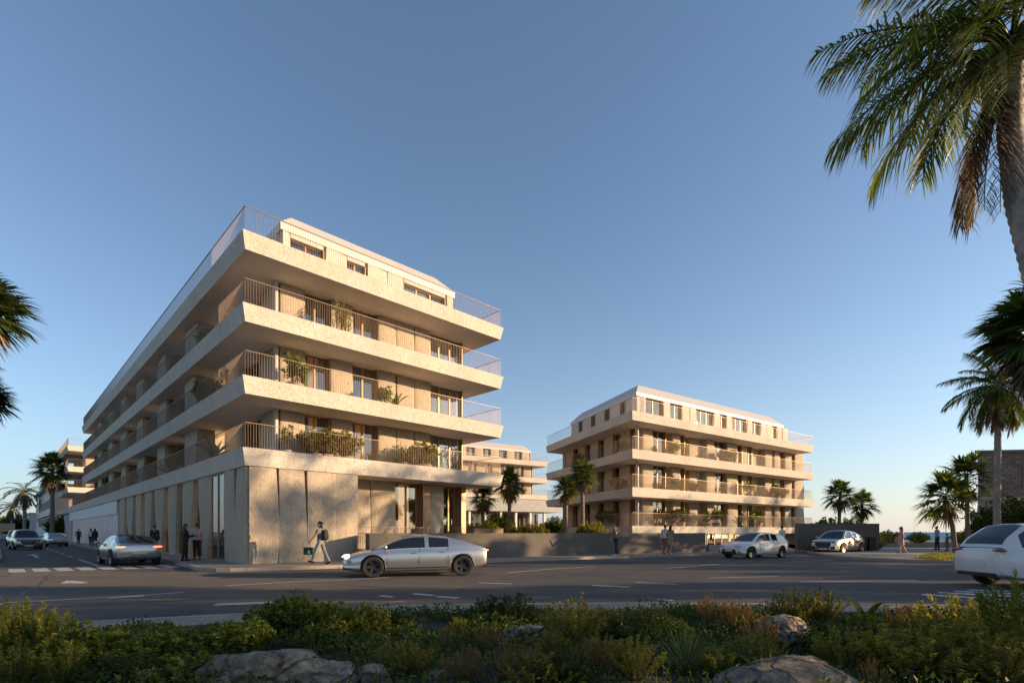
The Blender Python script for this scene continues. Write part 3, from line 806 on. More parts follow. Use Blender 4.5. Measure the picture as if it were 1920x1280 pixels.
line([(1232, 1123.5), (1262, 1125)], 0.14); line([(1330, 1083), (1460, 1080)], 0.1); line([(1250, 1065), (1350, 1057)], 0.1)
line([(1480, 1053), (1560, 1049)], 0.1); line([(1500, 1090), (1720, 1088)], 0.1)
line([(700, 1132), (760, 1126)], 0.05)
a_ = [G(112, 1093.5), G(125, 1088), G(152, 1089.5), G(166, 1091.5), G(152, 1093.5), G(130, 1093)]
mark(a_, 'arrow_marking')
b_ = [S(5.6, 17.2), S(5.75, 17.2), S(5.75, 22.0), S(6.1, 22.0), S(5.67, 24), S(5.25, 22.0), S(5.6, 22.0)]
mark(b_, 'arrow_marking')
for k, (xa, ya, xb, yb) in enumerate(((1728, 1114, 1990, 1130), (1760, 1110.5, 1990, 1122), (1790, 1108, 1990, 1116), (1815, 1105.5, 1990, 1110.5))):
    mark([G(xa, ya), G(xb, yb)], 'crosswalk_stripe', w=0.34 if k == 0 else 0.3)
d_ = MB()                                # iron covers and patches in the asphalt
def disc(c, r, z=0.006, n=20): return [(c[0] + r * math.cos(2 * math.pi * k / n), c[1] + r * math.sin(2 * math.pi * k / n), z) for k in range(n)]
M['iron'] = surf('iron', (0.035, 0.033, 0.03), 0.55, 0.3, var=0.3, vscale=30)
for px, py in ((560, 1105), (1010, 1120), (1390, 1070), (330, 1148)):
    m_ = MB(); m_.add(disc(G(px, py), 0.34), [tuple(range(20))]); m_.build('manhole_cover', M['iron'], road)
M['patch'] = surf('asphalt_patch', (0.045, 0.043, 0.042), 0.8, var=0.25, vscale=3, bump=0.5, bscale=90)
for pts in ([(150, 1150), (700, 1128), (760, 1136), (190, 1163)], [(1060, 1075), (1330, 1062), (1350, 1066), (1080, 1080)], [(1300, 1100), (1620, 1098), (1640, 1106), (1320, 1110)]):
    m_ = MB(); m_.add([(*G(x, y)[:2], 0.0025) for x, y in pts], [(0, 1, 2, 3)]); m_.build('asphalt_patch', M['patch'], road)

M['tar'] = surf('tar_seam', (0.02, 0.02, 0.02), 0.5)
r_ = random.Random(11)
for pts in ([(-30, 1142), (420, 1121), (820, 1126), (1300, 1112)], [(330, 1066), (700, 1100), (980, 1108)], [(900, 1060), (1250, 1090), (1500, 1100), (1700, 1118)], [(100, 1075), (60, 1105), (-60, 1150)], [(1400, 1050), (1150, 1068), (880, 1100), (560, 1150)], [(180, 1030), (60, 1058), (-40, 1100)]):
    P = []
    for i in range(len(pts) - 1):
        a, b = Vector(G(*pts[i])[:2]), Vector(G(*pts[i + 1])[:2])
        for k in range(12):
            p = a.lerp(b, k / 12); P.append((p.x + r_.gauss(0, .05), p.y + r_.gauss(0, .05)))
    m_ = MB()
    for i in range(len(P) - 1):
        p, q = Vector(P[i]), Vector(P[i + 1]); n = (q - p).normalized(); n = Vector((-n.y, n.x)) * (0.018 + 0.012 * r_.random())
        m_.add([(*(p - n), .0045), (*(q - n), .0045), (*(q + n), .0045), (*(p + n), .0045)], [(0, 1, 2, 3)])
    m_.build('tar_seam', M['tar'], road)
# ================================================================= walls
def wall_run(name, pts, z0, z1, t, mat, label, cat='wall'):
    m = MB()
    for i in range(len(pts) - 1):
        p, q = Vector(pts[i]), Vector(pts[i + 1]); d = (q - p).normalized()
        m.bar((p.x, p.y, z0), (q.x, q.y, z0), t, z1 - z0)
    o = m.build(name, M[mat]); return tag(o, label, cat)
W0, W1, W2_ = (-6.6, 24.15), (4.9, 31.3), (13.1, 35.3)
dW = (Vector(W1) - Vector(W0)).normalized(); nW = Vector((-dW.y, dW.x))
m = MB()
q0 = Vector(W0); fr = [q0, Vector(W1), Vector(W2_)]
bk = [q0 + nW * 0.0 + Vector((-0.62, 1.55)), Vector(W1) + nW * 0.4, Vector(W2_) + nW * 0.4]
loop = [fr[0], fr[1], fr[2], bk[2], bk[1], bk[1] + (bk[0] - bk[1]).normalized() * ((bk[1] - bk[0]).length - 0.5), bk[0]]
m.prism([(p.x, p.y, 0.1) for p in loop], [(p.x, p.y, 1.42) for p in loop])
tag(m.build('garden_wall', M['wall_dark'], fix=True), 'long low dark concrete garden wall in front of the courtyard', 'wall')
m = MB(); tp = [fr[0] + nW * 0.5 + dW * 0.4, fr[1] + nW * 0.45, fr[2] + nW * 0.45, Vector((9.5, 40.5)), Vector((3.5, 59)), Vector((-24, 60)), Vector((-3, 33))]
tag(MB().add([(p.x, p.y, 0.95) for p in tp], [tuple(range(len(tp)))]).build('courtyard', M['soil']), 'raised planted courtyard ground behind the low garden wall', 'courtyard', None, 'structure')
wall_run('boundary_wall', [(21.2, 38.9), (27.2, 38.9), (27.2, 39.3)], 0.1, 2.12, 0.4, 'wall_dark', 'plain dark concrete wall beside the parked silver crossover')
wall_run('sea_wall', [(27.5, 47), (41, 46), (58, 48)], 0.1, 0.5, 0.45, 'kerb', 'low stone sea wall behind the strollers at the right')
wall_run('planter_wall', [(13.5, 36.0), (19.5, 38.6)], 0.13, 0.62, 0.35, 'kerb', 'low stone planter wall in front of the lit restaurant bay')
# restaurant bay under the lowest slab of the sea block
def rest_bay():
    for k, (a, b) in enumerate(((1325, 1366), (1376, 1420), (1430, 1470))):
        a_, b_ = Lb(a, 0.55), Lb(b, 0.55)
        p = ((a_ + b_) / 2, 0.55, 0.14)
        window(B, p, 0, b_ - a_, 1.2, None, 'both_brown', False, k, sub=False)
        e = MB(); e.box(a_ + 0.1, b_ - 0.1, 0.9, 1.15, 0.2, 1.3); e.build('room_glow', M['lit'], B)  # glowing block stands in for the lamplit room behind the glass
rest_bay()
# timber planter boxes
def planter(loc, rz, L, label, h=0.75, w_=0.8):
    t = tag(empty('planter_box', loc, rz), label, 'planter')
    m = MB(); n = int(L / 0.11)
    for k in range(n):
        x = -L / 2 + k * L / n
        m.box(x, x + L / n - 0.012, -w_ / 2, -w_ / 2 + 0.03, 0, h)
    m.box(-L / 2, L / 2, -w_ / 2 + 0.032, w_ / 2, 0, h - 0.04); m.build('box', M['wood'], t)
    m = MB(); m.box(-L / 2 + 0.03, L / 2 - 0.03, -w_ / 2 + 0.05, w_ / 2 - 0.03, h - 0.039, h - 0.02); m.build('earth', M['soil'], t)
    return t
planter((-1.55, 30.3, 0.95), R(35), 2.0, 'slatted timber planter box at the right end of the corner block terrace')

# ================================================================= the old fort
FT = tag(empty('stone_fort', (53.6, 60.0, 0), R(-8)), 'old brick and stone bastion with sloping base at the right edge', 'fort')
m = MB()
lo = [(-1.3, -1.3, -0.5), (30, -1.3, -0.5), (34, 26, -0.5), (27, 26, -0.5)]; hi = [(0, 0, 5.2), (30, 0, 5.2), (34, 26, 5.2), (28, 26, 5.2)]
m.prism(lo, hi); m.build('battered_base', M['masonry_pale'], FT)
fp = [(0, 0), (30, 0), (34, 26), (28, 26)]
m = MB(); m.prism(ring(offset(fp, .2), 5.2), ring(offset(fp, .2), 5.5)); m.build('string_course', M['kerb'], FT)
m = MB(); m.prism(ring(fp, 5.503), ring(fp, 10.5)); m.build('upper_wall', M['masonry'], FT)
m = MB(); m.prism(ring(offset(fp, .18), 10.503), ring(offset(fp, .18), 10.85)); m.build('coping', M['wall_dark'], FT)
m = MB(); m.box(4.6, 7.0, -0.12, 0.2, 6.5, 9.4); m.build('window_surround', M['masonry_pale'], FT)
m = MB(); m.box(5.0, 6.6, -0.16, 0.3, 6.9, 9.1); m.build('window', M['black'], FT)

# ================================================================= bins by the wall, street lamp
for k, (px, lab) in enumerate(((1616.5, 'dark litter bin against the concrete wall, nearer the silver crossover'), (1632, 'dark litter bin against the concrete wall, nearer the wall end'))):
    Yb = 38.35; b = tag(empty('litter_bin', ((px - 960) / F * Yb, Yb, 0.13)), lab, 'bin', 'litter bins by the wall')
    m = MB(); m.prism(ring(rect(-.21, .21, -.2, .2), 0), ring(rect(-.25, .25, -.24, .24), 0.85)); m.build('bin_body', M['black'], b)
    m = MB(); m.prism(ring(rect(-.27, .27, -.26, .26), 0.853), ring(rect(-.2, .2, -.18, .18), 0.98)); m.build('lid', M['rubber'], b)
L_ = tag(empty('street_lamp', S(8.0, 92)), 'thin grey street lamp with arm beside the tall fan palm in the side street', 'street lamp')
m = MB(); m.tube([(0, 0, 0), (0, 0, 9)], [0.11, 0.06], 10); m.build('pole', M['grey'], L_, smooth=True)
m = MB(); m.tube([(0, 0, 8.9), (0.6, -0.4, 9.25), (1.5, -1.0, 9.3)], [0.05, 0.045, 0.04], 8); m.build('arm', M['grey'], L_, smooth=True)
m = MB(); m.box(1.2, 2.1, -1.25, -0.85, 9.22, 9.34); m.build('lamp_head', M['grey'], L_)
# ================================================================= cars
def curve(pts, soft=0.12):
    xs = np.array([p[0] for p in pts]); ys = np.array([p[1] for p in pts])
    offs = np.linspace(-soft, soft, 9)
    return lambda x: float(np.mean(np.interp(x + offs, xs, ys)))
M['car_glass'] = surf('car_glass', (0.012, 0.014, 0.016), 0.03, 0.0, spec=0.8)
M['chrome'] = surf('chrome', (0.6, 0.6, 0.6), 0.15, 1.0)
M['rim'] = surf('alloy', (0.30, 0.30, 0.31), 0.3, 0.9)
M['rim_dark'] = surf('dark_alloy', (0.06, 0.06, 0.06), 0.35, 0.7)
M['plate'] = surf('number_plate', (0.55, 0.55, 0.53), 0.5)
M['lamp_off'] = surf('clear_lamp', (0.35, 0.36, 0.37), 0.08, 0.3, spec=0.8)
M['lamp_on'] = surf('headlamp_lit', (0.9, 0.88, 0.8), 0.2, emit=(1.0, 0.90, 0.72), estr=1.6)
M['tail_off'] = surf('tail_lamp', (0.25, 0.015, 0.01), 0.1, spec=0.7)
M['tail_on'] = surf('tail_lamp_lit', (0.8, 0.1, 0.05), 0.2, emit=(1.0, 0.16, 0.06), estr=2.2)
def paint_mat(name, c, metal=0.85, rough=0.27): return surf(name, c, rough, metal, coat=1.0)
M['p_silver'] = paint_mat('silver_paint', (0.58, 0.565, 0.55)); M['p_white'] = paint_mat('white_car_paint', (0.62, 0.62, 0.61), 0.0, 0.35)
M['p_grey'] = paint_mat('grey_paint', (0.40, 0.385, 0.37)); M['p_dark'] = paint_mat('dark_grey_paint', (0.27, 0.26, 0.25)); M['p_champ'] = paint_mat('champagne_paint', (0.54, 0.49, 0.44))

_wheel = {}
def wheel_meshes(r, w_, rim):
    k = (r, w_, rim)
    if k in _wheel: return _wheel[k]
    t = MB(); h = w_ / 2
    t.lathe([(r * 0.66, -h * 0.9), (r * 0.9, -h), (r * 0.985, -h * 0.8), (r, -h * 0.4), (r, h * 0.4), (r * 0.985, h * 0.8), (r * 0.9, h), (r * 0.66, h * 0.9)], 36, 'Y', closed=True)
    ty = t.mesh('tyre', M['rubber'], sharp=40, fix=True)
    m = MB()
    m.lathe([(r * 0.60, -h * 0.85), (r * 0.69, -h * 0.92), (r * 0.69, h * 0.92), (r * 0.60, h * 0.85)], 36, 'Y', closed=True)
    m.lathe([(0, h * 0.55), (r * 0.13, h * 0.55), (r * 0.13, h * 0.1), (0, h * 0.1)], 16, 'Y')
    for k_ in range(10):                                           # paired spokes
        a = 2 * math.pi * (k_ // 2) / 5 + (0.16 if k_ % 2 else -0.16)
        ca, sa = math.cos(a), math.sin(a)
        p = [(ca * r * .1 - sa * d, y, sa * r * .1 + ca * d) for d, y in ((-.028 * r * 3, h * .5), (.028 * r * 3, h * .5), (.028 * r * 3, h * .2), (-.028 * r * 3, h * .2))]
        q = [(ca * r * .64 - sa * d, y, sa * r * .64 + ca * d) for d, y in ((-.02 * r * 3, h * .75), (.02 * r * 3, h * .75), (.02 * r * 3, h * .4), (-.02 * r * 3, h * .4))]
        m.prism(p, q)
    ri = m.mesh('wheel', M[rim], sharp=35, fix=True)
    d = MB(); d.lathe([(0, -h * .5), (r * .61, -h * .5), (r * .61, -h * .35), (0, -h * .35)], 24, 'Y')
    dk = d.mesh('brake_disc', M['black'], fix=True)
    _wheel[k] = (ri, ty, dk)
    return _wheel[k]

def car(name, label, cat, loc, rz, paint, L=4.7, W=1.86, wb=2.85, fo=0.92, r=0.34, top=(), roof=(), low=None, belt_w=0.90, roof_w=0.64, rim='rim',
        head='lamp_off', tail='tail_off', grille='wide', pillars=(), group=None, lz=0.66, tz=0.86):
    """x forward. top: shoulder height along the length; roof: (x, z) from the foot of the rear window to the foot of the windscreen"""
    t = tag(empty(name, loc, rz), label, cat, group)
    hL = L / 2; fx = hL - fo; rx = fx - wb
    zt = curve(top, 0.10); zl = curve(low or [(-hL, 0.34), (-hL + .5, 0.24), (-hL + 1, 0.19), (hL - .8, 0.18), (hL - .3, 0.2), (hL, 0.26)], 0.1)
    def wd(x):
        u = abs(x) / hL
        return W / 2 * (1 - (0.20 if x > 0 else 0.15) * u ** 5 - 0.03 * u ** 2)
    xs = list(np.linspace(-hL + 0.05, hL - 0.05, 42)); xs = [-hL, -hL + 0.02] + xs + [hL - 0.02, hL]
    rings = []
    for x in xs:
        e = 0.0
        if abs(x) > hL - 0.01: e = 0.045
        elif abs(x) > hL - 0.03: e = 0.015
        w_, a, b = wd(x) - e, zl(x) + e, zt(x) - e; h = b - a
        half = [(0, a), (.78 * w_, a), (.93 * w_, a + .05), (.99 * w_, a + .22 * h), (.972 * w_, a + .46 * h), (w_, a + .72 * h), (.968 * w_, a + .84 * h), (.92 * w_, b - .012), (.80 * w_, b + .012), (.42 * w_, b + .03), (0, b + .035)]
        rings.append([(x, y, z) for y, z in half] + [(x, -y, z) for y, z in half[-2:0:-1]])
    m = MB(); m.loft(rings)
    body = link('body', m.mesh('body', [M[paint], M['black']], fix=True), None)
    for wx in (fx, rx):
        for s in (1, -1):
            cmb = MB(); cmb.lathe([(0, 0), (r * 1.14, 0), (r * 1.14, 0.34), (0, 0.34)], 32, 'Y', (0, 0, 0), 1)
            me = cmb.mesh('cut', [M[paint], M['black']], fix=True)
            c = link('cut', me, None, (wx, (W / 2 - 0.30) if s > 0 else (-W / 2 - 0.04), r + 0.01))
            bo = body.modifiers.new('b', 'BOOLEAN'); bo.operation = 'DIFFERENCE'; bo.object = c; bo.solver = 'EXACT'
    cuts = [b_.object for b_ in body.modifiers]
    me = evaluated(body)
    for c in cuts: dme = c.data; bpy.data.objects.remove(c); bpy.data.meshes.remove(dme)
    me.polygons.foreach_set('use_smooth', [True] * len(me.polygons)); me.set_sharp_from_angle(angle=R(32)); me.name = 'body'
    b = link('body', me, t)
    # cabin
    x0, x1 = roof[0][0], roof[-1][0]; rf = curve(roof, 0.07)
    N = 56; st = np.linspace(x0, x1, N)
    zmax = max(p[1] for p in roof); xt = [p[0] for p in roof if p[1] > zmax - 0.06]; xr1, xf1 = min(xt), max(xt)
    prof = []
    for x in st:
        zb = zt(x) - 0.015; zr = max(rf(x), zb + 0.004); dh = zr - zb; H = zmax - zt((xr1 + xf1) / 2)
        k = min(1, dh / H); yb = wd(x) * belt_w; yt = yb - (W / 2 * (belt_w - roof_w)) * k
        yt = min(yt, yb)
        def lerp(f): return (yb + (yt - yb) * f ** 1.15, zb + dh * f)
        prof.append([(yb, zb - .05), lerp(0.06), lerp(0.82), lerp(0.93), (yt * 0.86, zr - 0.01 * k), (yt * 0.45, zr + 0.02 * k), (0, zr + 0.028 * k)])
    paintM, ws, rw, sl, sr = MB(), MB(), MB(), MB(), MB()
    for i in range(N - 1):
        xa, xb = st[i], st[i + 1]; xm = (xa + xb) / 2
        for s in (1, -1):
            for j in range(6):
                q = [(xa, s * prof[i][j][0], prof[i][j][1]), (xb, s * prof[i + 1][j][0], prof[i + 1][j][1]), (xb, s * prof[i + 1][j + 1][0], prof[i + 1][j + 1][1]), (xa, s * prof[i][j + 1][0], prof[i][j + 1][1])]
                f = (0, 1, 2, 3) if s < 0 else (3, 2, 1, 0)
                tgt = paintM
                dh = prof[i][3][1] - prof[i][1][1]
                if j == 1 and xm > x0 + (xr1 - x0) * 0.62 and xm < x1 - (x1 - xf1) * 0.30 and not any(abs(xm - p) < 0.045 for p in pillars): tgt = sl if s > 0 else sr
                if j >= 4 and xm > xf1 + 0.02 and xm < x1 - 0.03: tgt = ws
                if j >= 4 and xm < xr1 - 0.02 and xm > x0 + 0.05: tgt = rw
                tgt.add(q, [f])
    def fin(mb, nm, mat):
        if not mb.v: return
        o = mb.build(nm, M[mat], t)
        bm = bmesh.new(); bm.from_mesh(o.data); bmesh.ops.remove_doubles(bm, verts=bm.verts, dist=1e-5); bm.to_mesh(o.data); bm.free()
        o.data.polygons.foreach_set('use_smooth', [True] * len(o.data.polygons)); o.data.set_sharp_from_angle(angle=R(50))
    fin(paintM, 'cabin', paint); fin(ws, 'windscreen', 'car_glass'); fin(rw, 'rear_window', 'car_glass'); fin(sl, 'side_window', 'car_glass'); fin(sr, 'side_window', 'car_glass')
    # wheels
    ri, ty, dk = wheel_meshes(r, 0.24, rim)
    for wx in (fx, rx):
        for s in (1, -1):
            o = link('wheel', ri, t, (wx, s * (W / 2 - 0.135), r), 0 if s > 0 else math.pi)
            link('tyre', ty, o); link('brake_disc', dk, o)
    # lamps, grille, bumpers, plates, mirrors, seams, handles
    def blob(nm, c, rad, mat, rot=None):
        q = MB(); q.ball(c, rad, 14, 8, 0, rot); return q.build(nm, M[mat], t, smooth=True)
    for s in (1, -1):
        rot = Matrix.Rotation(-s * R(26), 3, 'Z')
        blob('headlight', (hL - 0.15, s * (wd(hL - .1) - 0.24), lz), (0.20, 0.25, 0.036), head, rot)
        rot2 = Matrix.Rotation(s * R(20), 3, 'Z')
        blob('tail_light', (-hL + 0.10, s * (wd(-hL + .1) - 0.22), tz), (0.13, 0.30, 0.045), tail, rot2)
        q = MB(); q.ball((0, 0, 0), (0.09, 0.11, 0.075), 12, 8); q.tube([(0.02, -s * 0.06, -0.03), (0.05, -s * 0.22, -0.06)], 0.02, 6)
        q.build('mirror', M[paint], t, (x1 - 0.42, s * (W / 2 + 0.08), zt(x1 - .45) + 0.09), smooth=True)
        hx = [x1 - 1.35, x1 - 2.3]
        for x in hx:
            q = MB(); q.box(x - 0.1, x + 0.1, s * (wd(x) - 0.02) - 0.012, s * (wd(x) - 0.02) + 0.012, zt(x) - 0.17, zt(x) - 0.135); q.build('door_handle', M['chrome'], t)
        q = MB()
        for x in (x1 - 0.5, x1 - 1.55, max(rx + r * 1.3, x1 - 2.5)):
            a, bb = zl(x), zt(x); h = bb - a; w_ = wd(x)
            pts = [(x, s * .975 * w_, a + .2 * h), (x, s * 1.001 * w_, a + .5 * h), (x, s * .986 * w_, a + .7 * h), (x, s * .966 * w_, a + .86 * h), (x, s * .925 * w_, bb - .012)]
            q.tube(pts, 0.007, 5)
        q.tube([(xx, s * .972 * wd(xx), zl(xx) + .16 * (zt(xx) - zl(xx))) for xx in np.linspace(rx + r * 1.3, fx - r * 1.3, 8)], 0.014, 5)
        q.build('door_seam', M['black'], t)
    g = MB()
    if grille == 'wide':
        g.box(hL - 0.06, hL + 0.012, -0.48, 0.48, 0.44, 0.70); g.box(hL - 0.06, hL + 0.010, -0.72, 0.72, 0.26, 0.37)
    elif grille == 'big':
        pl = [(-.50, .70), (-.36, .40), (.36, .40), (.50, .70), (.44, .80), (-.44, .80)]
        g.prism([(hL - 0.05, y, z) for y, z in pl], [(hL + 0.015, y, z) for y, z in pl]); g.box(hL - 0.08, hL + 0.008, -0.78, -0.52, 0.34, 0.50); g.box(hL - 0.08, hL + 0.008, 0.52, 0.78, 0.34, 0.50)
    elif grille == 'mouth':
        pl = [(-.56, .24), (.56, .24), (.42, .52), (-.42, .52)]
        g.prism([(hL - 0.05, y, z) for y, z in pl], [(hL + 0.015, y, z) for y, z in pl]); g.box(hL - 0.1, hL - 0.01, -0.74, -0.6, 0.3, 0.4); g.box(hL - 0.1, hL - 0.01, 0.6, 0.74, 0.3, 0.4)
    else:
        g.box(hL - 0.06, hL + 0.010, -0.66, 0.66, 0.26, 0.36)
    go = g.build('grille', M['black'], t, fix=True)
    if grille == 'big':
        q = MB()
        for k in range(5): q.box(hL + 0.016, hL + 0.024, -0.40, 0.40, 0.45 + k * 0.07, 0.458 + k * 0.07)
        pl2 = [(-.52, .70), (-.37, .385), (.37, .385), (.52, .70), (.455, .815), (-.455, .815), (-.52, .70)]
        q.tube([(hL + 0.012, y, z) for y, z in pl2], 0.013, 6); q.build('grille_bars', M['chrome'], go)
    q = MB(); q.box(hL + 0.018, hL + 0.03, -0.26, 0.26, 0.40 if grille != 'big' else 0.30, 0.51 if grille != 'big' else 0.40); q.build('number_plate', M['plate'], t)
    zp = 0.60
    q = MB(); q.box(-hL - 0.014, -hL + 0.02, -0.27, 0.27, zp - .06, zp + .06); q.build('number_plate', M['plate'], t)
    q = MB(); q.box(-hL - 0.010, -hL + 0.05, -0.62, 0.62, 0.30, 0.40); q.build('rear_diffuser', M['black'], t)
    return t

sedan_top = [(-2.35, .90), (-2.25, .96), (-1.6, .99), (-.5, .96), (.7, .93), (1.2, .89), (1.9, .79), (2.25, .68), (2.35, .60)]
sedan_roof = [(-2.15, .99), (-1.7, 1.14), (-1.0, 1.33), (-.35, 1.40), (.15, 1.39), (.5, 1.32), (1.5, .87)]
suv_top = [(-2.3, .98), (-2.2, 1.05), (-1.6, 1.07), (.5, 1.03), (1.1, 1.02), (1.9, .95), (2.2, .86), (2.3, .74)]
suv_roof = [(-2.15, 1.04), (-2.0, 1.25), (-1.55, 1.62), (-.3, 1.68), (.2, 1.67), (.45, 1.6), (1.2, 1.01)]
coupe_suv_roof = [(-2.12, 1.06), (-1.55, 1.28), (-.85, 1.52), (-.2, 1.60), (.2, 1.59), (.5, 1.5), (1.25, 1.01)]
hatch_top = [(-2.0, .96), (-1.9, 1.0), (-1.3, 1.0), (.5, .95), (.95, .93), (1.6, .84), (1.9, .72), (2.0, .62)]
hatch_roof = [(-1.88, 1.0), (-1.6, 1.28), (-1.25, 1.40), (-.4, 1.46), (.05, 1.45), (.3, 1.38), (1.05, .92)]

pw1 = G(709, 1080.5); pw2 = G(853, 1076.5)
car('sedan_car', 'silver sedan with lit headlights passing in front of the low garden wall', 'car', (-3.35, 18.15, 0), math.atan2(-.27, -.96), 'p_silver', L=4.75, wb=2.95, r=0.345,
    top=sedan_top, roof=sedan_roof, head='lamp_on', tail='tail_on', grille='slim', pillars=(-.3, -1.05), rim='rim_dark', belt_w=.93, roof_w=.62, lz=.68)
c = S(3.0, 6.6)
car('coupe_car', 'grey coupe with glowing tail lights driving away up the side street', 'car', c, math.atan2(VA.y, VA.x) + R(2), 'p_grey', L=4.55, wb=2.75, r=0.34,
    top=[(x * .96, z) for x, z in sedan_top], roof=[(x * .95, z - .04) for x, z in sedan_roof], tail='tail_on', pillars=(-.35,), grille='slim', tz=.84)
c = S(5.6, 38.5)
car('suv_car', 'dark grey crossover coming down the side street towards the crosswalk', 'car', c, math.atan2(-VA.y, -VA.x) + R(4), 'p_dark', L=4.6, W=1.9, wb=2.8, r=0.37, fo=.9,
    top=suv_top, roof=suv_roof, pillars=(-.35, -1.2), grille='big', lz=.84, tz=.95)
c = S(3.1, 50)
car('sedan_car', 'small grey sedan driving away further up the side street by the white slatted wall', 'car', c, math.atan2(VA.y, VA.x) + R(6), 'p_silver', L=4.6, wb=2.8, r=0.335,
    top=[(x * .975, z) for x, z in sedan_top], roof=[(x * .97, z + .03) for x, z in sedan_roof], pillars=(-.3, -1.05))
c = S(5.7, 58)
car('suv_car', 'pale crossover with lit headlights queued behind the dark crossover', 'car', c, math.atan2(-VA.y, -VA.x), 'p_champ', L=4.6, W=1.9, wb=2.8, r=0.37, fo=.9,
    top=suv_top, roof=suv_roof, pillars=(-.35, -1.2), head='lamp_on', grille='big', lz=.84, tz=.95)
hb = (14.1, 30.4, 0)
car('hatchback_car', 'small white hatchback with dark front mouth driving past the sea block', 'car', hb, R(205), 'p_white', L=4.0, W=1.8, wb=2.5, fo=.82, r=0.325,
    top=hatch_top, roof=hatch_roof, pillars=(-.45,), grille='mouth', rim='rim_dark', lz=.68, tz=.86, belt_w=.91, roof_w=.66)
car('suv_car', 'silver crossover coupe standing in front of the plain dark concrete wall', 'car', (22.9, 36.6, 0), R(215), 'p_champ', L=4.6, W=1.92, wb=2.8, r=0.38, fo=.9,
    top=suv_top, roof=coupe_suv_roof, pillars=(-.35, -1.15), grille='big', lz=.84, tz=1.0, rim='rim')
car('suv_car', 'large white crossover leaving at the right edge by the striped crossing', 'car', (15.0, 14.1, 0), R(-3), 'p_white', L=4.7, W=1.92, wb=2.9, r=0.38, fo=.85,
    top=[(x * 1.02, z) for x, z in suv_top], roof=[(-2.25, 1.04), (-2.1, 1.3), (-1.6, 1.68), (-.2, 1.73), (.3, 1.71), (.6, 1.62), (1.35, 1.01)], pillars=(-.35, -1.2), grille='big', lz=.84, tz=1.0)
# bus far up the street
bs = tag(empty('bus', S(6.3, 108), math.atan2(-VA.y, -VA.x)), 'dark bus with lit headlights far up the side street at the left edge', 'bus')
m = MB(); m.box(-5, 5, -1.25, 1.25, 0.35, 3.0); m.build('body', M['grey'], bs)
m = MB(); m.box(5.003, 5.03, -1.1, 1.1, 1.2, 2.7); m.build('windscreen', M['car_glass'], bs)
for s in (1, -1):
    m = MB(); m.ball((5.02, s * .9, .75), (.06, .17, .11), 12, 8); m.build('headlight', M['lamp_on'], bs, smooth=True)
    m = MB(); m.box(-4.8, 4.6, s * 1.253 - .01, s * 1.253 + .01, 1.4, 2.6); m.build('side_window', M['car_glass'], bs)
    for x in (3, -3):
        ri, ty, dk = wheel_meshes(0.48, 0.28, 'rim_dark'); o = link('wheel', ri, bs, (x, s * 1.1, .48), 0 if s > 0 else math.pi); link('tyre', ty, o)
# ================================================================= people
M['skin'] = surf('skin', (0.38, 0.22, 0.15), 0.6); M['skin_dark'] = surf('skin_tan', (0.22, 0.12, 0.08), 0.6)
for nm, c in (('hair_dark', (0.02, 0.014, 0.01)), ('hair_brown', (0.07, 0.035, 0.018)), ('c_black', (0.015, 0.015, 0.017)), ('c_navy', (0.02, 0.024, 0.04)), ('c_white', (0.55, 0.53, 0.51)), ('c_pink', (0.50, 0.42, 0.41)),
              ('c_grey', (0.16, 0.17, 0.175)), ('c_jean', (0.10, 0.13, 0.17)), ('c_jean_pale', (0.24, 0.26, 0.27)), ('c_olive', (0.14, 0.12, 0.075)), ('c_tan', (0.30, 0.22, 0.15)), ('c_rust', (0.22, 0.10, 0.06)), ('c_rose', (0.5, 0.25, 0.24)), ('c_green', (0.02, 0.06, 0.03)), ('c_blueshirt', (0.30, 0.36, 0.45))):
    M[nm] = surf(nm, c, 0.85)
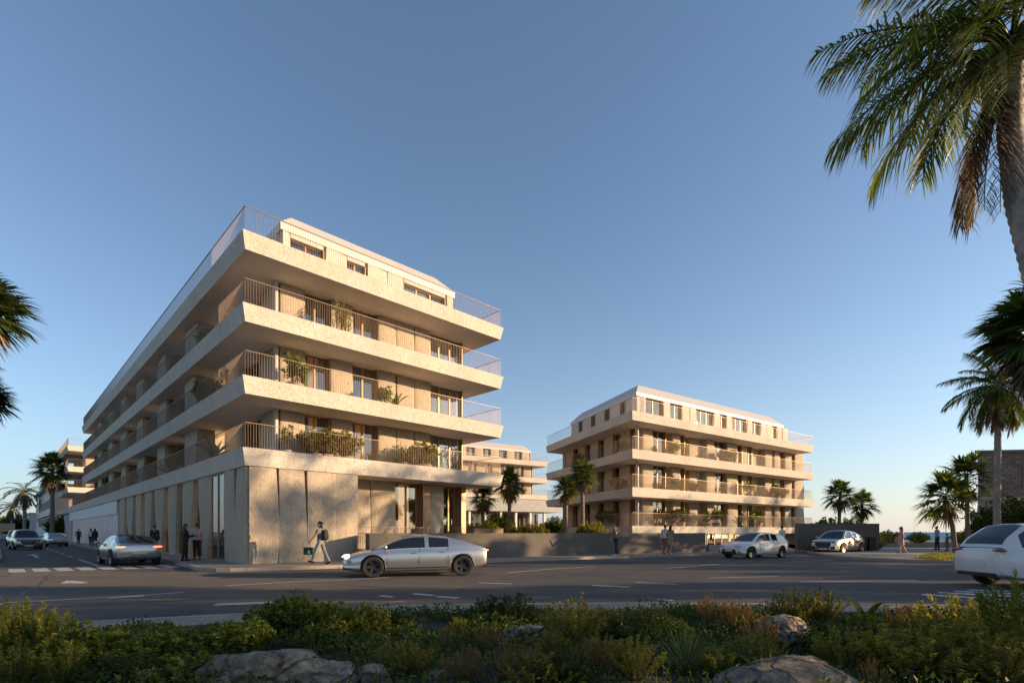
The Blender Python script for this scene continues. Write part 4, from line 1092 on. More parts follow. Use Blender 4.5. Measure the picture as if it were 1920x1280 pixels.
def person(label, loc, rz, h=1.74, legs=((12, 4), (-14, 22)), arms=((-10, 18), (14, 24)), abd=(8, 8), top='c_grey', bottom='c_jean', skin='skin', hair='hair_dark', hair_kind='short',
           shoes='c_black', sleeves=1.0, shorts=1.0, skirt=False, female=False, twist=0.0, head_yaw=0.0, head_pitch=0.0, vx=0.012):
    """faces +y. legs: (swing forward, knee bend) left then right; arms: (swing forward, elbow bend); abd: spread of the arms; degrees"""
    t = tag(empty('person', loc, rz), label, 'person')
    sc = h / 1.74
    Vv = lambda x, y, z: Vector((x, y, z)) * sc
    B_, T_, P_ = MB(), MB(), MB(); S2 = []
    cap = lambda mb, p, q, a, b, n=12: mb.capsule(p, q, a * sc, b * sc, n)
    sw = 0.165 if female else 0.185; hw = 0.085
    # torso
    cap(B_, Vv(-.07, 0, .96), Vv(.07, 0, .96), .105, .105); cap(B_, Vv(0, 0, .95), Vv(0, 0, 1.18), .12, .115)
    cap(B_, Vv(-.06, 0, 1.30), Vv(.06, 0, 1.30), .115, .115); cap(B_, Vv(-sw + .02, 0, 1.41), Vv(sw - .02, 0, 1.41), .065, .065); cap(B_, Vv(0, 0, 1.15), Vv(0, 0, 1.4), .12, .10)
    cap(B_, Vv(0, -.005, 1.42), Vv(0, .012, 1.54), .06, .052)
    hr = Matrix.Rotation(R(head_yaw), 3, 'Z') @ Matrix.Rotation(R(-head_pitch), 3, 'X')
    hc = Vv(0, .025, 1.635)
    hd = lambda x, y, z: hc + (hr @ Vector((x, y, z))) * sc
    B_.ball(hc, (.073 * sc, .092 * sc, .108 * sc), 16, 12, 0, hr)
    cap(B_, hd(0, .03, -.06), hd(0, .055, -.085), .05, .035); cap(B_, hd(0, .085, .01), hd(0, .108, -.025), .010, .015, 8)
    cap(B_, hd(-.02, .085, -.058), hd(.02, .085, -.058), .010, .010, 8)
    for s in (1, -1):
        B_.ball(hd(s * .075, -.005, -.005), (.012 * sc, .022 * sc, .032 * sc), 8, 6, 0, hr); B_.ball(hd(s * .03, .078, .012), (.013 * sc,) * 3, 8, 6)
    if female:
        cap(B_, Vv(-.07, .075, 1.27), Vv(-.07, .08, 1.27), .06, .06); cap(B_, Vv(.07, .075, 1.27), Vv(.07, .08, 1.27), .06, .06)
    info = {}
    for k, s in ((0, -1), (1, 1)):
        sw_, kn = legs[k]; a = R(sw_); hip = Vv(s * hw, 0, .93)
        d1 = Vector((0, math.sin(a), -math.cos(a))); d2 = Vector((0, math.sin(a - R(kn)), -math.cos(a - R(kn))))
        knee = hip + d1 * .43 * sc; ank = knee + d2 * .42 * sc
        info['hip%d' % k], info['knee%d' % k], info['ank%d' % k] = hip, knee, ank
        cap(B_, hip, knee, .082, .056); cap(B_, knee, knee.lerp(ank, .35), .054, .056); cap(B_, knee.lerp(ank, .35), ank, .056, .038)
        ft = a - R(kn); toe = ank + Vector((s * .02, math.cos(ft) * .17, math.sin(ft) * .17 - .045)) * sc; heel = ank + Vector((0, -.045, -.045)) * sc
        cap(B_, heel, toe, .034, .028); cap(B_, ank, ank.lerp(toe, .5), .038, .032)
        S_ = MB(); S2.append(S_)
        cap(S_, heel, heel.lerp(toe, .55), .044, .045); cap(S_, heel.lerp(toe, .5), toe, .045, .034)
        # arm
        f, e = arms[k]; ab = R(abd[k]); sh = Vv(s * sw, 0, 1.41)
        def dirv(ang, ab_): return Vector((s * math.sin(ab_) * math.cos(ang), math.sin(ang), -math.cos(ang) * math.cos(ab_)))
        u1 = dirv(R(f), ab); u2 = dirv(R(f + e), ab * (0.2 if e < 60 else -1.2))
        el = sh + u1 * .29 * sc; wr = el + u2 * .25 * sc
        info['el%d' % k], info['wr%d' % k], info['sh%d' % k] = el, wr, sh
        cap(B_, sh, el, .050, .040); cap(B_, el, el.lerp(wr, .3), .041, .040); cap(B_, el.lerp(wr, .3), wr, .040, .026)
        side = Vector((s, 0, 0)); fw = u2.cross(side).normalized()
        palm = wr + u2 * .085 * sc
        cap(B_, wr, palm, .026, .030, 8); cap(B_, wr + fw * .02 * sc, palm + fw * .022 * sc, .02, .018, 8); cap(B_, wr - fw * .02 * sc, palm - fw * .022 * sc, .02, .016, 8)
        for i, (o_, ln) in enumerate(((-.033, .062), (-.011, .075), (.011, .08), (.033, .07))):
            r0 = palm + fw * o_ * sc; md = r0 + (u2 * .55 - side * .10 + fw * o_ * .6) * ln * sc; tp = md + (u2 * .40 - side * .3) * ln * sc
            cap(B_, r0, md, .0095, .009, 6); cap(B_, md, tp, .009, .008, 6)
        th = wr + u2 * .03 * sc + fw * .03 * sc
        cap(B_, th, th + (fw * .035 + u2 * .03) * sc, .012, .011, 6); cap(B_, th + (fw * .035 + u2 * .03) * sc, th + (fw * .045 + u2 * .065 - side * .01) * sc, .010, .009, 6)
        info['palm%d' % k] = palm
        # clothes
        cap(T_, Vv(0, 0, 1.41), sh, .085, .062); cap(T_, sh, sh.lerp(el, min(1, sleeves * 2)), .062, .055)
        if sleeves > .5: cap(T_, el, el.lerp(wr, min(1, (sleeves - .5) * 2) * .96), .054, .042)
        if not skirt:
            cap(P_, hip, knee if shorts > .5 else hip.lerp(knee, .75), .098, .072)
            if shorts > .5: cap(P_, knee, knee.lerp(ank, min(1, (shorts - .5) * 2)), .070, .056)
    cap(T_, Vv(-.06, 0, 1.00), Vv(.06, 0, 1.00), .122, .122); cap(T_, Vv(0, 0, 1.0), Vv(0, 0, 1.2), .135, .125); cap(T_, Vv(-.06, 0, 1.30), Vv(.06, 0, 1.30), .130, .130)
    cap(T_, Vv(-sw + .03, 0, 1.40), Vv(sw - .03, 0, 1.40), .078, .078)
    if female: cap(T_, Vv(-.07, .075, 1.27), Vv(.07, .075, 1.27), .072, .072)
    cap(P_, Vv(-.06, 0, .95), Vv(.06, 0, .95), .120, .120)
    if skirt:
        n = 20; pr = [(.115, 1.0), (.15, .85), (.2, .55)]
        rings = [[Vv(r_ * math.cos(2 * math.pi * i / n) * 1.05, r_ * math.sin(2 * math.pi * i / n) * .85, z) for i in range(n)] for r_, z in pr]
        P_.loft(rings)
    link('body', voxel(B_, 'body', M[skin], vx), t)
    link('shirt', voxel(T_, 'shirt', M[top], vx * 1.3), t)
    link('skirt' if skirt else 'trousers', voxel(P_, 'trousers', M[bottom], vx * 1.3), t)
    for S_ in S2: link('shoe', voxel(S_, 'shoe', M[shoes], vx), t)
    Hm = MB()
    Hm.ball(hd(0, -.018, .03), (.082 * sc, .092 * sc, .092 * sc), 14, 10, 0, hr)
    if hair_kind == 'long':
        cap(Hm, hd(0, -.06, .0), hd(0, -.095, -.22), .07, .05); cap(Hm, hd(-.05, -.03, 0), hd(-.06, -.06, -.17), .035, .03); cap(Hm, hd(.05, -.03, 0), hd(.06, -.06, -.17), .035, .03)
    if hair_kind == 'cap_long':
        cap(Hm, hd(0, -.05, .0), hd(0, -.075, -.16), .06, .05)
    link('hair', voxel(Hm, 'hair', M[hair], .012 * sc), t)
    return t, info

def on_px(px, py, z=0.13): return G(px, py, z)
# walker with rucksack by the corner facade (heading left)
loc = on_px(601, 1057.5)
pp_, inf = person('walker in grey shirt and dark backwards cap carrying a green bag past the corner facade', loc, R(85), 1.78, legs=((24, 6), (-18, 8)), arms=((28, 14), (-16, 12)), top='c_grey', bottom='c_jean_pale',
                  sleeves=.3, hair='c_black', hair_kind='cap_long', vx=.010)
q = MB(); q.ball((0, 0, 0), (.085, .088, .07), 14, 8); q.box(-.06, .06, -.16, -.07, -.03, 0.02); link('cap', voxel(q, 'cap', M['c_black'], .012), pp_, (0, .02, 1.745))
rk = tag(empty('rucksack', loc, R(85)), 'dark rucksack on the back of the walker by the corner facade', 'rucksack')
q = MB(); q.capsule((-.05, -.20, 1.12), (-.05, -.20, 1.36), .12, .10); q.capsule((.05, -.20, 1.12), (.05, -.20, 1.36), .12, .10); q.capsule((0, -.27, 1.10), (0, -.27, 1.24), .08, .07)
link('bag_body', voxel(q, 'bag_body', M['c_black'], .014), rk)
for s in (1, -1):
    q = MB(); q.tube([(s * .11, -.12, 1.44), (s * .12, .02, 1.50), (s * .12, .135, 1.40), (s * .13, .13, 1.22), (s * .14, -.06, 1.08)], .018, 6); q.build('strap', M['c_black'], rk, smooth=True)
bgp = inf['palm0']
bag = tag(empty('carrier_bag', loc, R(85)), 'green paper carrier bag with pale emblem held by the walker', 'bag')
bx, by, bz = bgp.x, bgp.y + .03, bgp.z - .05
q = MB(); q.box(bx - .055, bx + .055, by - .20, by + .20, bz - .46, bz - .16); q.build('bag_body', M['c_green'], bag)
q = MB(); q.tube([(bx - .04, by - .1, bz - .16), (bx, by - .03, bz), (bx, by + .03, bz), (bx - .04, by + .1, bz - .16)], .007, 5); q.build('handle', M['c_olive'], bag)
q = MB(); q.prism([(bx - .0565, by - .09 + a, bz - .42 + b) for a, b in ((0, 0), (.11, 0), (.11, .10), (.055, .17), (0, .10))], [(bx - .058, by - .09 + a, bz - .42 + b) for a, b in ((0, 0), (.11, 0), (.11, .10), (.055, .17), (0, .10))]); q.build('emblem', M['c_white'], bag, fix=True)
q = MB(); q.prism([(bx + .0565, by - .09 + a, bz - .42 + b) for a, b in ((0, 0), (.11, 0), (.11, .10), (.055, .17), (0, .10))], [(bx + .058, by - .09 + a, bz - .42 + b) for a, b in ((0, 0), (.11, 0), (.11, .10), (.055, .17), (0, .10))]); q.build('emblem', M['c_white'], bag, fix=True)
person('man in dark suit standing with his back turned by the tapered street piers', on_px(290, 1038), R(20), 1.76, legs=((3, 2), (-3, 2)), arms=((-4, 8), (4, 12)), abd=(5, 5), top='c_navy', bottom='c_navy', hair='hair_brown')
person('long-haired woman in black jacket and high heels facing the man in the pale shirt', on_px(348, 1051), R(-62), 1.74, legs=((4, 4), (-5, 6)), arms=((24, 72), (28, 70)), top='c_black', bottom='c_black', hair='hair_brown', hair_kind='long', female=True)
person('man in pale shirt and cropped dark trousers facing the long-haired woman', on_px(369, 1049.5), R(48), 1.76, legs=((5, 4), (-5, 4)), arms=((16, 60), (2, 16)), abd=(10, 14), top='c_pink', bottom='c_black', shorts=.9, hair='hair_brown')
person('woman in white top with dark bag walking by the white slatted wall', S(.75, 42.5, .13), R(35), 1.72, top='c_white', bottom='c_black', hair='hair_brown', female=True, hair_kind='long', vx=.016)
person('woman all in black walking beside the woman in the white top', S(.7, 40, .13), R(40), 1.7, top='c_black', bottom='c_black', hair='hair_dark', hair_kind='long', female=True, vx=.016)
person('far figure in dark clothes standing at the start of the white slatted wall', S(.7, 54, .13), R(200), 1.72, legs=((3, 2), (-3, 2)), top='c_navy', bottom='c_black', vx=.018)
person('man in olive shirt and jeans, hand raised to his face by the garden wall', on_px(1155, 1041), R(115), 1.8, legs=((8, 6), (-9, 6)), arms=((38, 128), (6, 20)), abd=(12, 10), top='c_olive', bottom='c_navy', shoes='c_white', sleeves=.3, hair='hair_brown')
person('man in rust trousers and open white shirt in the strolling couple', on_px(1247, 1038.3), R(-45), 1.8, legs=((10, 4), (-12, 14)), top='c_white', bottom='c_rust', sleeves=.9, skin='skin_dark')
person('dark-haired woman in tan dress in the strolling couple', on_px(1257, 1038.6), R(-40), 1.76, legs=((12, 4), (-14, 16)), top='c_tan', bottom='c_tan', skirt=True, female=True, hair='hair_dark', hair_kind='long', shoes='c_tan', skin='skin_dark', sleeves=.05)
person('person in white shirt seen from behind standing beyond the white hatchback', (18.6, 35.9, .13), R(10), 1.76, legs=((3, 2), (-3, 2)), top='c_white', bottom='c_jean', hair='hair_dark')
person('woman in rose patterned dress crossing the seafront pavement', on_px(1690, 1036.5, .13), R(70), 1.70, legs=((12, 5), (-12, 14)), top='c_rose', bottom='c_rose', skirt=True, female=True, hair='hair_dark', hair_kind='long', shoes='c_tan', sleeves=.1)
person('man in white shirt standing by the low sea wall', on_px(1757, 1030.5, .13), R(20), 1.8, legs=((3, 2), (-3, 2)), top='c_blueshirt', bottom='c_navy', hair='hair_brown')
person('darker dressed companion sitting low beside the man in the white shirt', (31.2, 37.4, .13), R(30), 1.25, legs=((4, 2), (-3, 2)), top='c_olive', bottom='c_jean', hair='hair_brown', vx=.014)
# ================================================================= foliage kit
def unit(a): return a / np.maximum(np.linalg.norm(a, axis=-1, keepdims=True), 1e-9)
def blades(P, D, N, L, Wd, bend=0.15, mid=0.45):
    """leaf-shaped faces: base, two middle corners, tip; bent towards -N"""
    P = np.asarray(P, float); n = len(P); D = unit(D); Sd = unit(np.cross(D, N)); Nn = np.cross(Sd, D)
    L = np.broadcast_to(np.asarray(L, float), (n,))[:, None]; Wd = np.broadcast_to(np.asarray(Wd, float), (n,))[:, None]; bend = np.broadcast_to(np.asarray(bend, float), (n,))[:, None]
    m = P + D * L * mid
    V = np.stack([P, m + Sd * Wd / 2, P + D * L - Nn * L * bend, m - Sd * Wd / 2], 1).reshape(-1, 3)
    i = np.arange(n)[:, None] * 4
    T = np.concatenate([i + np.array([[0, 3, 1]]), i + np.array([[1, 3, 2]])], 1).reshape(-1, 3)
    return V, T
def ribbons(P, D, L, Wd, droop, seg=3):
    """long narrow leaves of several segments sagging under their own weight"""
    n = len(P); D = unit(np.asarray(D, float)); up = np.tile([0, 0, 1.0], (n, 1)); Sd = unit(np.cross(D, up + 1e-4))
    L = np.broadcast_to(L, (n,)).astype(float); Wd = np.broadcast_to(Wd, (n,)).astype(float); droop = np.broadcast_to(droop, (n,)).astype(float)
    Vs = []
    for k in range(seg + 1):
        t = k / seg; c = P + D * (L * t)[:, None] - up * (droop * L * t ** 2.2)[:, None]
        w_ = Wd * (0.55 + 1.3 * t - 1.85 * t ** 2 if k < seg else 0.04)
        w_ = np.maximum(w_, Wd * 0.04)
        Vs += [c + Sd * w_[:, None] / 2, c - Sd * w_[:, None] / 2]
    V = np.stack(Vs, 1).reshape(-1, 3); m = 2 * (seg + 1); i = np.arange(n)[:, None] * m
    T = np.concatenate([i + np.array([[2 * k, 2 * k + 1, 2 * k + 3, 2 * k + 2]]) for k in range(seg)], 1).reshape(-1, 4)
    return V, T
def merge(parts):
    Vs, Ts, o = [], [], 0
    for V, T in parts:
        Vs.append(V); Ts.append(T + o); o += len(V)
    return np.concatenate(Vs), np.concatenate(Ts)
def stems_mesh(name, curves, rad, mat):
    m = MB()
    for c in curves: m.tube(c, [rad * (1 - 0.75 * k / (len(c) - 1)) for k in range(len(c))], 4, cap=False)
    return m.mesh(name, mat)

def shrub_meshes(kind, H, spread, shoots, leaves, ll, lw, mat, start=0.25, ang=55, seed=0, dome=0.45, upright=0.5, tipwhorl=0, stem=0.006, flat=0.0, arch=0.0):
    r = np.random.default_rng(seed)
    rad = np.sqrt(r.random(shoots)); az = r.random(shoots) * 2 * np.pi
    tip = np.stack([np.cos(az) * rad * spread, np.sin(az) * rad * spread, H * (1 - dome * rad ** 2) * (0.62 + 0.38 * r.random(shoots))], 1)
    base = tip * np.array([0.25, 0.25, 0]) * (1 - upright * .2)
    ctl = base * (1 - upright) + tip * upright; ctl[:, 2] = tip[:, 2] * (0.55 + arch)
    n = shoots * leaves; k = np.repeat(np.arange(shoots), leaves)
    t = start + (1 - start) * r.random(n) ** 0.8
    if tipwhorl: t = np.where(r.random(n) < tipwhorl, 0.97 + 0.03 * r.random(n), t)
    tt = t[:, None]
    P = base[k] * (1 - tt) ** 2 + ctl[k] * 2 * tt * (1 - tt) + tip[k] * tt ** 2
    tg = unit(2 * (1 - tt) * (ctl[k] - base[k]) + 2 * tt * (tip[k] - ctl[k]))
    rnd = r.normal(size=(n, 3)); rnd = unit(rnd - tg * (rnd * tg).sum(1, keepdims=True))
    a = np.radians(ang + r.normal(size=n) * 14)[:, None]
    D = tg * np.cos(a) + rnd * np.sin(a); D[:, 2] += 0.12 - flat * np.abs(D[:, 2])
    N = unit(np.array([0, 0, 1.0]) + 0.6 * r.normal(size=(n, 3)))
    s = 0.6 + 0.6 * r.random(n)
    V, T = blades(P, D, N, ll * s, lw * s, 0.15)
    fol = np_mesh('foliage', V, T, mat)
    cs = []
    for i in range(shoots):
        cs.append([tuple(base[i] * (1 - q) ** 2 + ctl[i] * 2 * q * (1 - q) + tip[i] * q * q) for q in (0, .35, .7, .98)])
    st = stems_mesh('stems', cs, stem, M['stem'])
    return fol, st
def shrub(label, cat, loc, rz=0.0, sc=1.0, meshes=None, name='shrub', group=None):
    t = tag(empty(name, loc, rz), label, cat, group)
    t.scale = (sc,) * 3 if not hasattr(sc, '__len__') else sc
    link('foliage', meshes[0], t); link('stems', meshes[1], t)
    return t
def grass_mesh(name, pts, H, lean, wd, mat, seed=0):
    r = np.random.default_rng(seed); n = len(pts); az = r.random(n) * 2 * np.pi; e = lean * r.random(n) ** .8
    D = np.stack([np.cos(az) * np.sin(e), np.sin(az) * np.sin(e), np.cos(e)], 1)
    V, T = ribbons(np.asarray(pts), D, H * (0.55 + .6 * r.random(n)), wd * (.7 + .6 * r.random(n)), 0.15 + .3 * r.random(n), 3)
    return np_mesh(name, V, T, mat)

# ---------------------------------------------------------------- palms
def trunk_mesh(pts, r0, r1, mat, rings=26, n=14, flare=0.25):
    pts = [Vector(p) for p in pts]; m = MB(); P, Rd = [], []
    tot = rings * 2
    for k in range(tot + 1):
        t = k / tot; s = t * (len(pts) - 1); i = min(int(s), len(pts) - 2); f = s - i
        P.append(pts[i].lerp(pts[i + 1], f))
        Rd.append((r0 + (r1 - r0) * t) * (1 + flare * max(0, 1 - t * 9)) * (1.06 if k % 2 else 0.96))
    m.tube(P, Rd, n)
    return m.mesh('trunk', M[mat], smooth=True)
def fan_leaves(C, r, n, e0, e1, seed, nl=22, droop=0.25, wd=0.09, squash=1.0):
    q = np.random.default_rng(seed); parts = []; pet = []
    for i in range(n):
        f = (i + .5) / n; el = math.radians(e0 + (e1 - e0) * f + q.normal() * 7); az = i * 2.39996 + q.normal() * .25
        d = np.array([math.cos(az) * math.cos(el), math.sin(az) * math.cos(el), math.sin(el)])
        s = np.array([-math.sin(az), math.cos(az), 0]); s = unit(s + q.normal(size=3) * .15); up = np.cross(d, s)
        rr = r * (0.85 + .25 * q.random()); lp = rr * (.42 + .1 * q.random())
        c = C + d * lp + np.array([0, 0, -0.06 * rr * (1 - math.sin(el))])
        th = np.radians(np.linspace(-115, 115, nl)) + q.normal(size=nl) * .03
        D = d[None] * np.cos(th)[:, None] + s[None] * np.sin(th)[:, None] + up[None] * (0.22 * np.abs(np.sin(th)))[:, None] * 1.0
        L = rr * .60 * (0.70 + .30 * np.cos(th / 2)) * (.9 + .2 * q.random(nl))
        parts.append(ribbons(np.tile(c, (nl, 1)), D, L, wd * r, droop + .15 * q.random(nl), 3))
        pet.append([tuple(C), tuple(C + d * lp * .5), tuple(c)])
    V, T = merge(parts)
    return V, T, pet
def fan_palm(label, loc, h, r, n=44, seed=0, lean=(0, 0), tr=0.17, bark='bark', leafm='palm', skirt=26, cat='palm', group=None, nl=22, low=-32):
    t = tag(empty('fan_palm', loc), label, cat, group)
    C = np.array([lean[0], lean[1], h])
    link('trunk', trunk_mesh([(0, 0, -.1), (lean[0] * .3, lean[1] * .3, h * .5), (lean[0], lean[1], h)], tr, tr * .78, bark), t)
    V, T, pet = fan_leaves(C, r, n, 82, low, seed, nl)
    link('crown', np_mesh('crown', V, T, M[leafm]), t)
    m = MB()
    for c in pet: m.tube(c, [.022, .018, .012], 4, cap=False)
    m.build('leaf_stalks', M[leafm], t)
    if skirt:
        V, T, pet = fan_leaves(C - np.array([0, 0, .15 * r]), r * .78, skirt, -38, -82, seed + 50, max(10, nl - 8), .35)
        link('dead_fronds', np_mesh('dead_fronds', V, T, M['dead']), t)
    return t
def frond(p0, az, el, L, bend, ll, nleaf, q, wd=.035, droop=.5, seg=3, vee=0.35, start=.18, twist=0.0):
    ts = np.linspace(0, 1, 15); pts = [np.array(p0, float)]
    for k in range(1, 15):
        e = el - bend * ts[k] ** 1.15; a = az + twist * ts[k]
        pts.append(pts[-1] + np.array([math.cos(a) * math.cos(e), math.sin(a) * math.cos(e), math.sin(e)]) * L / 14)
    pts = np.array(pts)
    P, D, LL = [], [], []
    for s in (1, -1):
        t = start + (1 - start) * (np.arange(nleaf) + q.random(nleaf) * .8) / nleaf; t = np.clip(t, 0, .999)
        x = t * 14; i = x.astype(int); f = (x - i)[:, None]
        p = pts[i] * (1 - f) + pts[i + 1] * f; tg = unit(pts[i + 1] - pts[i])
        sd = unit(np.cross(tg, np.array([0, 0, 1.0]) + 1e-4)) * s; up = np.cross(sd * s, tg)
        fw = (.25 + .75 * t)[:, None]
        d = sd + tg * fw + up * vee + q.normal(size=(nleaf, 3)) * .13
        prof = np.sin(np.pi * np.clip(.12 + .83 * t, 0, 1)) ** .6
        P.append(p); D.append(d); LL.append(ll * prof * (.85 + .3 * q.random(nleaf)))
    P = np.concatenate(P); D = np.concatenate(D); LL = np.concatenate(LL)
    V, T = ribbons(P, D, LL, wd, droop * (.7 + .6 * q.random(len(P))), seg)
    return V, T, [tuple(p) for p in pts]
def feather_palm(label, loc, h, specs, ll, seed, lean=(0, 0), tr=0.16, bark='bark_grey', leafm='palm', nleaf=46, wd=.04, dead=None, cat='palm', group=None, rach=.028, seg=3, droop=.5, trunk_pts=None, rings=26):
    t = tag(empty('feather_palm', loc), label, cat, group); q = np.random.default_rng(seed)
    C = np.array([lean[0], lean[1], h])
    link('trunk', trunk_mesh(trunk_pts or [(0, 0, -.1), (lean[0] * .4, lean[1] * .4, h * .5), (lean[0], lean[1], h - .1)], tr, tr * .8, bark, rings), t)
    parts = []; rc = MB()
    for az, el, L, bend in specs:
        V, T, pts = frond(C, R(az), R(el), L, R(bend), ll, nleaf, q, wd, droop, seg)
        parts.append((V, T)); rc.tube(pts, [rach * (1 - .8 * k / 14) for k in range(15)], 5, cap=False)
    V, T = merge(parts)
    link('crown', np_mesh('crown', V, T, M[leafm]), t); rc.build('leaf_stalks', M[leafm], t, smooth=True)
    if dead:
        parts = []; rc = MB()
        for az, el, L, bend in dead:
            V, T, pts = frond(C - np.array([0, 0, .25]), R(az), R(el), L, R(bend), ll * .9, int(nleaf * .8), q, wd * .9, 1.0, seg)
            parts.append((V, T)); rc.tube(pts, [rach * (1 - .8 * k / 14) for k in range(15)], 5, cap=False)
        V, T = merge(parts); link('dead_fronds', np_mesh('dead_fronds', V, T, M['dead']), t); rc.build('dead_stalks', M['stem'], t, smooth=True)
    return t
def rand_fronds(n, L, seed, e0=75, e1=-35, bend=75):
    q = np.random.default_rng(seed)
    return [(math.degrees(i * 2.39996) + q.normal() * 12, e0 + (e1 - e0) * (i + .5) / n + q.normal() * 6, L * (.85 + .25 * q.random()), bend * (.8 + .4 * q.random())) for i in range(n)]
def at_px(px, py, Y): return ((px - 960) / F * Y, Y, CZ - (py - HY) / F * Y)

# ---- the big leaning palm at the right edge: crown in the top corner
cx, cy, cz = at_px(1896, 80, 11.0)
bx, by_ = 10.3, 7.7
bp = tag(empty('feather_palm', (bx, by_, 0)), 'large palm in the top right corner with drooping fronds and dead brown skirt', 'palm')
q_ = np.random.default_rng(3); C = np.array([cx - bx, cy - by_, cz])
link('trunk', trunk_mesh([(0, 0, -.1), (-.1, 1.1, 3.4), (-.25, 2.2, 6.2), (-.1, 2.8, 8.2), (.05, 3.15, 9.8), tuple(C)], .27, .19, 'bark_grey', 46, 18, .1), bp)
specs = [(178, 14, 3.9, 42), (186, 2, 3.9, 52), (200, 12, 3.7, 60), (190, -22, 3.7, 45), (206, -34, 3.4, 38), (178, -40, 3.2, 30), (150, 12, 3.6, 60), (140, -10, 3.3, 60), (172, 30, 4.0, 52), (196, 34, 3.9, 60), (160, 0, 3.7, 52), (230, 20, 3.4, 80), (225, -25, 2.8, 50),
         (110, 35, 3.5, 70), (80, 20, 3.5, 70), (20, 30, 3.5, 70), (340, 25, 3.5, 70), (300, 30, 3.5, 75), (270, 35, 3.3, 80), (250, 45, 3.2, 80), (180, 66, 3.6, 95), (120, 70, 3.6, 95), (250, 70, 3.4, 100), (45, 60, 3.4, 90), (200, 50, 3.8, 95), (158, 52, 3.8, 90), (215, 5, 3.4, 75)]
parts, rc = [], MB()
for az, el, L, bend in specs:
    V, T, pts = frond(C, R(az), R(el), L, R(bend), .85, 46, q_, .05, .75, 4, .2)
    parts.append((V, T)); rc.tube(pts, [.035 * (1 - .85 * k / 14) for k in range(15)], 6, cap=False)
V, T = merge(parts); link('crown', np_mesh('crown', V, T, M['palm']), bp); rc.build('leaf_stalks', M['palm'], bp, smooth=True)
parts, rc = [], MB()
for az, el, L, bend in [(185, -52, 2.8, 36), (200, -58, 3.3, 32), (165, -60, 3.3, 28), (215, -64, 3.4, 24), (150, -66, 3.2, 24)]:
    V, T, pts = frond(C - np.array([0, 0, .6]), R(az), R(el), L, R(bend), .55, 46, q_, .04, .9, 3, .1)
    parts.append((V, T)); rc.tube(pts, [.035 * (1 - .85 * k / 14) for k in range(15)], 6, cap=False)
V, T = merge(parts); link('dead_fronds', np_mesh('dead_fronds', V, T, M['dead']), bp); rc.build('dead_stalks', M['stem'], bp, smooth=True)
m = MB()                                  # broad dry leaf sheaths around the crown base
for k in range(9):
    a = k * 2.4 + 1.0; ca, sa = math.cos(a), math.sin(a); base = Vector(C) + Vector((ca * .16, sa * .16, -.5))
    p = [base, base + Vector((ca * .22, sa * .22, .22)), base + Vector((ca * .5, sa * .5, .18)), base + Vector((ca * .66, sa * .66, -.25)), base + Vector((ca * .66, sa * .66, -.75 - .1 * (k % 3)))]
    m.tube(p, [.10, .13, .12, .08, .02], 8)
m.build('leaf_sheaths', M['bark_grey'], bp, smooth=True)

cx, cy, cz = at_px(1952, 612, 8.1)
fan_palm('fan palm leaning in at the right edge below the large palm crown', (cx + .35, cy - .2, 0), cz, .92, 46, 11, (-.35, .2), .12, nl=34, skirt=20)
cx, cy, cz = at_px(1872, 722, 30)
feather_palm('tall slender feather palm in front of the old fort', (cx - .1, cy, 0), cz, rand_fronds(42, 2.75, 5, 80, -45, 55), .72, 5, (.1, 0), .185, nleaf=48, wd=.06, dead=rand_fronds(9, 2.3, 9, -50, -75, 25), rach=.04, droop=.65)
for k, (px, py, Y, sd, lab) in enumerate(((1772, 932, 34, 21, 'young fan palm with bright spread leaves, left one of the pair before the fort'), (1812, 893, 36, 22, 'taller young fan palm with bright spread leaves, right one of the pair before the fort'))):
    cx, cy, cz = at_px(px, py, Y)
    fan_palm(lab, (cx + (.7 if k == 0 else .1), cy, 0), cz, 2.0, 26, sd, (-(.7 if k == 0 else .1), 0), .15, skirt=4, nl=26, low=-40)
for k, (px, py, Y, rr, lab) in enumerate(((1573, 925, 78, 2.7, 'fan palm beyond the concrete wall by the sea, the taller left one of two'), (1614, 944, 80, 2.5, 'fan palm beyond the concrete wall by the sea, the lower right one of two'))):
    cx, cy, cz = at_px(px, py, Y); fan_palm(lab, (cx, cy, 0), cz, rr, 40, 31 + k, (.2, 0), .26, nl=20, skirt=16)
# ---- left edge and side street
for k, (px, py, Y, rr, lab) in enumerate(((-44, 572, 21, 1.9, 'nearer dark fan palm crown at the left edge, the upper one'), (-34, 745, 30, 1.7, 'further dark fan palm crown at the left edge, the lower one'), (-75, 690, 27, 1.9, 'fan palm mostly outside the left edge between the two crowns'))):
    cx, cy, cz = at_px(px, py, Y); fan_palm(lab, (cx, cy, 0), cz, rr, 44, 41 + k, (0, 0), .2, nl=26, leafm='palm_dark', skirt=14)
cx, cy, cz = at_px(98, 880, 79); fan_palm('tall fan palm with shaggy crown standing on the right kerb of the side street', (cx, cy, .1), cz, 3.0, 48, 51, (0, 0), .3, nl=24, skirt=26)
cx, cy, cz = at_px(46, 922, 112); feather_palm('feather palm with brown skirt further along the side street', (cx, cy, 0), cz, rand_fronds(26, 4.4, 6, 75, -25, 80), .8, 6, (0, 0), .35, nleaf=36, wd=.11, dead=rand_fronds(14, 3.2, 8, -45, -75, 25), rach=.06)
cx, cy, cz = at_px(22, 952, 135); feather_palm('small feather palm farthest along the side street', (cx, cy, 0), cz, rand_fronds(24, 4.0, 7, 75, -20, 80), .8, 7, (0, 0), .3, nleaf=32, wd=.12, rach=.06, dead=rand_fronds(8, 3.0, 8, -45, -75, 25))
